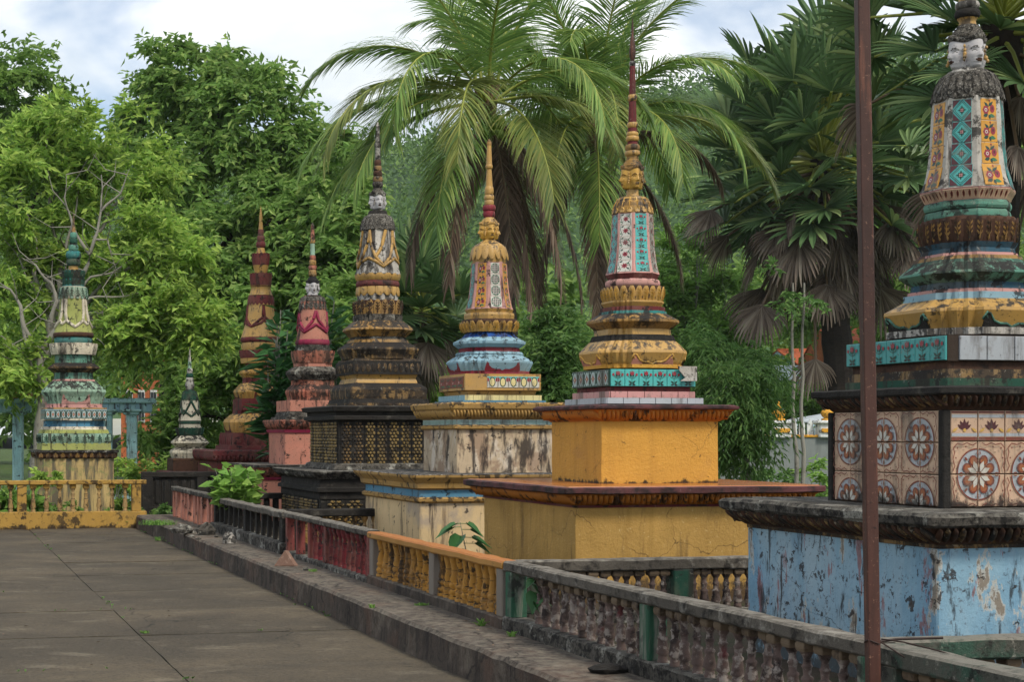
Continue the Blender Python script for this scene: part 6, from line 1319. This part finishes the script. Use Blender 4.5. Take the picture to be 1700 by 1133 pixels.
def fan_leaf(root, org, az, el, lp, Rr, dead=False, roll=0.0, nseg=22, span=280, k=1.0):
    az, el = R(az), R(el); d = Vector((math.sin(az) * math.cos(el), math.cos(az) * math.cos(el), math.sin(el))); org = Vector(org); tip = org + d * lp - Vector((0, 0, .12 * lp * (1.5 if dead else .6)))
    mb = MB(); mb.tube([org, org.lerp(tip, .5) + Vector((0, 0, .06 * lp)), tip], [.03 * k, .022 * k, .018 * k], 5, 1); ax = (tip - org).normalized()
    if dead: ax = (ax * .5 + Vector((0, 0, -1))).normalized()
    sd = ax.cross(Vector((0, 0, 1))); sd = sd.normalized() if sd.length > .1 else Vector((1, 0, 0)); nm = sd.cross(ax).normalized(); q_ = Matrix.Rotation(roll, 3, ax); sd = q_ @ sd; nm = q_ @ nm
    V = []; Fq = []; half = R(span if not dead else span * .5) / 2; dth = 2 * half / nseg
    for i in range(nseg):
        th = -half + dth * (i + .5); c = ax * math.cos(th) + sd * math.sin(th) + nm * (.18 + .25 * (1 - math.cos(th)) * .5); c.normalize(); tv = -ax * math.sin(th) + sd * math.cos(th); le = Rr * (1 - .25 * abs(th) / half) * random.uniform(.9, 1.08); wm = le * math.tan(dth / 2) * .5
        o = len(V); q0 = tip.copy(); v = c.copy(); ws = [.015 * k, .54 * le * math.tan(dth / 2) * .95, wm, wm * .6, .004 * k]; jt = random.gauss(0, .05)
        for s_, f in enumerate((0, .4, .62, .84, 1.0)):
            p = tip + v * 0; 
            q1 = q0; V += [q1 - tv * ws[s_] + nm * ws[s_] * .45, q1 - nm * ws[s_] * .1, q1 + tv * ws[s_] + nm * ws[s_] * .45]
            if s_ < 4: q0 = q0 + v * le * ((.54, .18, .16, .12)[s_]); v = (v + Vector((0, 0, -1)) * ((.02, .06, .2, .35)[s_] + (.22 if dead else 0)) + tv * jt * s_).normalized()
        for s_ in range(4):
            a = o + 3 * s_; Fq += [(a, a + 1, a + 4, a + 3), (a + 1, a + 2, a + 5, a + 4)]
    mb.add(V, Fq, 0, False); return mb.build('fan_leaf', [M['fan_d' if dead else 'fan'], M['rachis_d' if dead else 'rachis']], root)
def fan_palm(name, label, base, top, n, ndead, lp, Rr, seed, r0=.24, trunk='bark_dark', elmin=-38, k=1.0):
    random.seed(seed); base, top = Vector(base), Vector(top); root = empty(name, base); tag(root, label, 'palm', 'fan palms'); mb = MB(); t = top - base
    ph = [Vector((t.x * f ** 1.3, t.y * f, t.z * f)) for f in np.linspace(0, 1, 22).tolist()]; mb.tube(ph, [r0 * (1.12 - .25 * f) + .018 * k * (i % 2) for i, f in enumerate(np.linspace(0, 1, 22))], 12, smooth=False); mb.build('trunk', M[trunk], root)
    for i in range(n):
        az = i * 137.5 + random.uniform(-10, 10); el = 82 - (82 - elmin) * (i / n) ** .85
        fan_leaf(root, t + Vector((0, 0, k * (.5 * (1 - i / n) - .2))), az, el, lp * random.uniform(.55, 1.3), Rr * random.uniform(.8, 1.15), False, random.uniform(-.8, .8), k=k)
    for i in range(ndead):
        az = i * 137.5 + 40; fan_leaf(root, t + Vector((0, 0, k * (-.15 - .5 * (i % 5) / 5))), az, random.uniform(-66, -8), lp * random.uniform(.5, 1.25), Rr * random.uniform(.75, 1.05), True, random.uniform(-1.0, 1.0), k=k)
    return root
b = at(1402, 720, 58); b.z = 0
fp = fan_palm('fan_palm', 'big fan palm with a skirt of dead grey leaves left of the rusty pole', b, at(1364, 265, 58), 104, 52, 3.35, 1.95, 3, r0=.5, k=2.9)
fan_leaf(fp, at(1352, 470, 57.5) - b, 190, -85, 2.4, 1.5, True, 0, k=2.9)
b = at(1640, 800, 17.5); b.z = 0
fan_palm('fan_palm', 'fan palm behind the top of the blue stupa at the right edge', b, at(1665, 40, 17.5), 64, 10, 1.25, .72, 8)
b = at(690, 800, 40); b.z = 0
fan_palm('fan_palm', 'pale fan palm low behind the carved stupa', b, at(700, 520, 40), 30, 8, 1.0, 1.2, 12, .16, 'palm_bark')
random.seed(21)

# --- shrubs and small plants
def broad_plant(name, label, base, tips, leaf, lw, per, lm, cat='shrub', group=None, stem=.02, bark='bark_pale', sp=.16):
    base = Vector(base); root = empty(name, base); tag(root, label, cat, group); Ps, Ds = [], []; mb = MB()
    for tp in tips:
        e = Vector(tp) - base; pts = limb(mb, (0, 0, 0), e, stem, stem * .35, .15, 5)
        for k in range(per):
            f = random.uniform(.55, 1.0); a = random.uniform(0, 2 * PI); j = min(len(pts) - 2, int(f * (len(pts) - 1))); q_ = pts[j].lerp(pts[j + 1], f * (len(pts) - 1) - j); o = Vector((math.cos(a), math.sin(a), random.uniform(-.35, .6)))
            Ps.append(q_ + o * sp * random.uniform(.0, .6)); Ds.append(o + e.normalized() * .35 + Vector((0, 0, -.25)))
    mb.build('stems', M[bark], root, 'stuff'); P, D = np.array(Ps), np.array(Ds); V, Fc = leaf_cloud(P, D, leaf * rng.uniform(.7, 1.2, len(P)), lw * rng.uniform(.8, 1.15, len(P)), .18, .9); o = link('foliage', np_mesh('foliage', V, Fc, M[lm]), root, 'stuff'); return root
b = at(470, 800, 28); b.z = .2
broad_plant('glossy_shrub', 'glossy long-leaved tree branch in front of the yellow stupa', b, [at(x, y, 28) for x, y in ((458, 565), (462, 610), (478, 540), (470, 625), (455, 650), (478, 590), (500, 530), (470, 680), (484, 650), (466, 515), (495, 560), (444, 600), (448, 660), (446, 690), (455, 585), (460, 540))], .42, .14, 30, 'leafF', stem=.03, sp=.25)
b = at(545, 800, 29); b.z = .2
broad_plant('glossy_shrub', 'glossy long-leaved shrub between the salmon and carved stupas', b, [at(x, y, 29) for x, y in ((540, 520), (550, 570), (530, 600), (560, 620), (545, 650), (555, 500))], .42, .13, 44, 'leafF', stem=.03, sp=.25)
b = at(388, 838, 22.6); b.z = .3
broad_plant('lime_bush', 'lime green heart-leaved bush growing over the black balustrade', b, [at(388 + 40 * math.sin(i * 2.4) * (.4 + .6 * ((i * 7) % 5) / 5), 838 - 14 - 50 * ((i * 3) % 11) / 11, 22.6 + .3 * math.cos(i * 2.4)) for i in range(34)], .2, .15, 16, 'leafE', 'bush', stem=.01, sp=.1)
def heart_leaf(mb, p, d, s_, mi=0):
    d = Vector(d).normalized(); sd = d.cross(Vector((0, 0, 1))); sd = sd.normalized() if sd.length > .1 else Vector((1, 0, 0)); u = sd.cross(d); p = Vector(p)
    o = [(0, 0), (-.06, .35), (.15, .5), (.45, .42), (.75, .18), (1.1, 0)]
    mid = [p + d * f * s_ - u * s_ * .06 * (1 - f) for f in (0, .3, .6, 1.1)]
    for sg in (-1, 1):
        v = [p + d * a_ * s_ + sd * sg * b_ * s_ + u * b_ * s_ * .25 for a_, b_ in o]; mb.add([mid[0], v[1], v[2], v[3], v[4], mid[3], mid[2], mid[1]], [(0, 1, 2, 3, 4, 5, 6, 7) if sg > 0 else (7, 6, 5, 4, 3, 2, 1, 0)], mi)
def sapling(label, x, y0, y1, Y, leaves, zb):
    b = at(x, y0, Y); b.z = zb; root = empty('bodhi_sapling', b); tag(root, label, 'sapling'); mb = MB(); tp = at(x - 18, y1, Y) - b; mb.tube([(0, 0, 0), tp * .5 + Vector((.02, 0, 0)), tp], [.008, .006, .003], 5); mb.build('stem', M['bark_pale'], root)
    for (lx, ly, az, s_) in leaves:
        q_ = at(lx, ly, Y - .03) - b; mb = MB(); dd = Vector((math.sin(R(az)), -.25, -.55 if az else -.3)); heart_leaf(mb, q_, dd, s_ * 1.4); mb.tube([tp * min(1, max(.1, q_.z / tp.z)), q_], .003, 4, 0); mb.build('leaf', M['leafF'], root)
sapling('young bodhi sapling with heart-shaped leaves behind the yellow balustrade', 782, 930, 868, 13.6, [(752, 876, -60, .13), (765, 890, -20, .14), (776, 870, 40, .12), (785, 893, 70, .13), (790, 903, 50, .11), (757, 870, -80, .1), (782, 880, 60, .09)], ZK)
sapling('small yellow-leaved plant in the gap between the rose balusters', 892, 1040, 965, 10.9, [(888, 972, 20, .1), (892, 985, -10, .11), (890, 1000, 15, .1), (887, 962, -30, .07), (893, 993, 60, .08)], ZK)
def fern_bush(name, label, x, y, Y, w_, h_, n, leaf, lw, lm, zb=None, cat='bush', group='bushes behind the plots', droop=.2):
    b = at(x, y, Y); b.z = 0 if zb is None else zb; k = Y / F; root = empty(name, b); tag(root, label, cat, group)
    P, D, Cs = clumps([((0, 0, h_ * k * .5), (w_ * k, w_ * k * .8, h_ * k * .55), n)], 36, leaf, .16 * h_ * k, droop); P[:, 2] = np.maximum(P[:, 2], .02); V, Fc = leaf_cloud(P, D, leaf * rng.uniform(.6, 1.2, len(P)), lw); link('foliage', np_mesh('foliage', V, Fc, M[lm]), root, 'stuff')
    mb = MB()
    for c in Cs[:9]: limb(mb, (0, 0, 0), c, .015, .004, .2, 4, 4)
    mb.build('stems', M['bark_pale'], root, 'stuff')
fern_bush('bush', 'feathery bush before the grey wall right of the sapling stems', 1362, 810, 40, 42, 60, 26, .2, .06, 'leafE')
fern_bush('bush', 'feathery bush before the grey wall left of the sapling stems', 1275, 810, 40, 50, 55, 26, .2, .06, 'leafD')
fern_bush('bush', 'shaggy bush beneath the pale blue gateway beam', 195, 800, 35, 40, 80, 30, .18, .06, 'leafA')
fern_bush('bush', 'leafy bush between the gateway column and the small stupa', 245, 800, 34.5, 36, 90, 30, .2, .07, 'leafA')
fern_bush('bush', 'light green bush behind the carved stupa', 715, 800, 36, 50, 160, 44, .22, .08, 'leafC')
fern_bush('bush', 'broad-leaved green plant at the left edge behind the ochre balustrade', 15, 800, 28.8, 42, 50, 18, .3, .14, 'leafE')
fern_bush('bush', 'weedy plant before the small stupa on the black balustrade', 290, 845, 27.9, 28, 40, 16, .12, .05, 'leafD')
fern_bush('bush', 'tangle of creepers on the ochre balustrade before the green stupa', 75, 800, 28.2, 40, 26, 20, .1, .06, 'leafA', zb=.72)
fern_bush('bush', 'shady bush under the trees left of the small stupa', 330, 800, 36, 60, 90, 30, .2, .07, 'leafB')
fern_bush('bush', 'green undergrowth behind the ochre balustrade', 140, 860, 28.4, 130, 30, 50, .12, .06, 'leafC')
fern_bush('bush', 'undergrowth behind the orange block beside the fan palm', 1400, 800, 30, 60, 60, 30, .2, .07, 'leafE')
# tufts of grass and weeds
def tuft(label, x, y, z, w_, h_, n, group='weeds along the kerb'):
    Y = (H - z) * F / (y - PY); c = at(x, y, Y); k = Y / F; mb = MB(); V = []; Fq = []
    for i in range(n):
        a = random.uniform(0, 2 * PI); r_ = random.uniform(0, w_ * k); p = Vector((r_ * math.cos(a), r_ * math.sin(a) * .6, 0)); d = Vector((random.gauss(0, .5), random.gauss(0, .5), 1)).normalized(); le = h_ * k * random.uniform(.5, 1.2); sd = d.cross(Vector((math.cos(a), math.sin(a), 0))).normalized() * .006; o = len(V)
        V += [p - sd, p + sd, p + d * le * .6 + sd * .8, p + d * le * .6 - sd * .8, p + d * le + Vector((d.x, d.y, -.3)) * le * .3]; Fq += [(o, o + 1, o + 2, o + 3), (o + 3, o + 2, o + 4)]
    mb.add(V, Fq); o = mb.build('grass_tuft', M['grass']); o.location = (c.x, c.y, z); tag(o, label, 'grass', group, 'stuff')
for lab, x, y, z, w_, h_, n in (('patch of grass in the corner by the ochre balustrade', 262, 872, ZK, 34, 10, 260), ('small grass tuft at the kerb foot near the ochre balustrade', 262, 898, 0, 8, 8, 40), ('moss tuft on the plaza joint', 240, 1052, 0, 8, 5, 40), ('grass tuft on the ledge before the yellow balustrade', 800, 1040, ZK, 8, 14, 26),
                            ('moss patch along the yellow balustrade foot', 700, 1006, ZK, 14, 5, 60), ('grass tuft at the rose baluster foot', 850, 1058, ZK, 8, 12, 22), ('weed on the kerb edge below the yellow balustrade', 618, 1010, ZK, 7, 8, 26), ('tiny weed at the kerb foot', 706, 1088, 0, 5, 7, 16), ('grass tuft under the maroon balustrade', 520, 950, ZK, 8, 6, 26)):
    tuft(lab, x, y, z, w_, h_, n)

mb = MB()
for i in range(150):
    n_, t_ = random.uniform(-3, 3.5), random.uniform(7, 27); p = tn(t_, n_, .006) if i % 4 else tn(random.uniform(5, 26), random.uniform(3.6, 4.0), ZK + .006); a = random.uniform(0, 2 * PI); le = random.uniform(.025, .06); d = Vector((math.cos(a), math.sin(a), .12)); q = Vector((-math.sin(a), math.cos(a), .2))
    mb.add([p, p + d * le * .5 + q * le * .22, p + d * le, p + d * le * .5 - q * le * .22 + Vector((0, 0, .008))], [(0, 3, 2, 1)])
tag(mb.build('leaf_litter', M['coco_d']), 'small dry leaves scattered over plaza and kerb', None, None, 'stuff')

mb = MB(); V = []; Fq = []
for i in range(520):                                # moss and seedlings rooted in the joints and along the kerb foot
    k = i % 3
    if k == 0: p = tn(random.uniform(7, 27), 1.70 + random.gauss(0, .02), .0)
    elif k == 1: p = tn(random.uniform(6, 27), 3.53 + random.gauss(0, .015), .0)
    else: p = tn(random.choice((10.95, 12.78, 14.61, 16.44, 20.1)) + random.gauss(0, .012), random.uniform(-2, 3.5), .0)
    if noise.noise((p.x * .8, p.y * .8, 0)) < .12: continue
    for q in range(4):
        a = random.uniform(0, 2 * PI); le = random.uniform(.01, .035); d = Vector((math.cos(a) * .6, math.sin(a) * .6, .7)); sd = Vector((-math.sin(a), math.cos(a), 0)) * le * .25; o = len(V)
        V += [p, p + d * le * .5 + sd, p + d * le, p + d * le * .5 - sd]; Fq.append((o, o + 1, o + 2, o + 3))
mb.add(V, Fq); tag(mb.build('joint_weeds', M['leafD']), 'tiny weeds and moss in the plaza joints', None, None, 'stuff')

# ------------------------------------------------------------------ the moist air between here and the hill
mb = MB(); mb.box((60, 400, 60), (1500, 900, 126)); 
me = mb.mesh('haze', []); hz = link('haze', me, None, 'stuff'); hz['label'] = 'thin pale haze over the far hill'
hm = bpy.data.materials.new('haze'); hm.use_nodes = True; hn = hm.node_tree; hn.nodes.clear()
ho = hn.nodes.new('ShaderNodeOutputMaterial'); pv = hn.nodes.new('ShaderNodeVolumePrincipled'); pv.inputs['Color'].default_value = (.86, .92, 1, 1); pv.inputs['Density'].default_value = .00016; pv.inputs['Anisotropy'].default_value = .2
hn.links.new(pv.outputs[0], ho.inputs['Volume']); me.materials.append(hm)
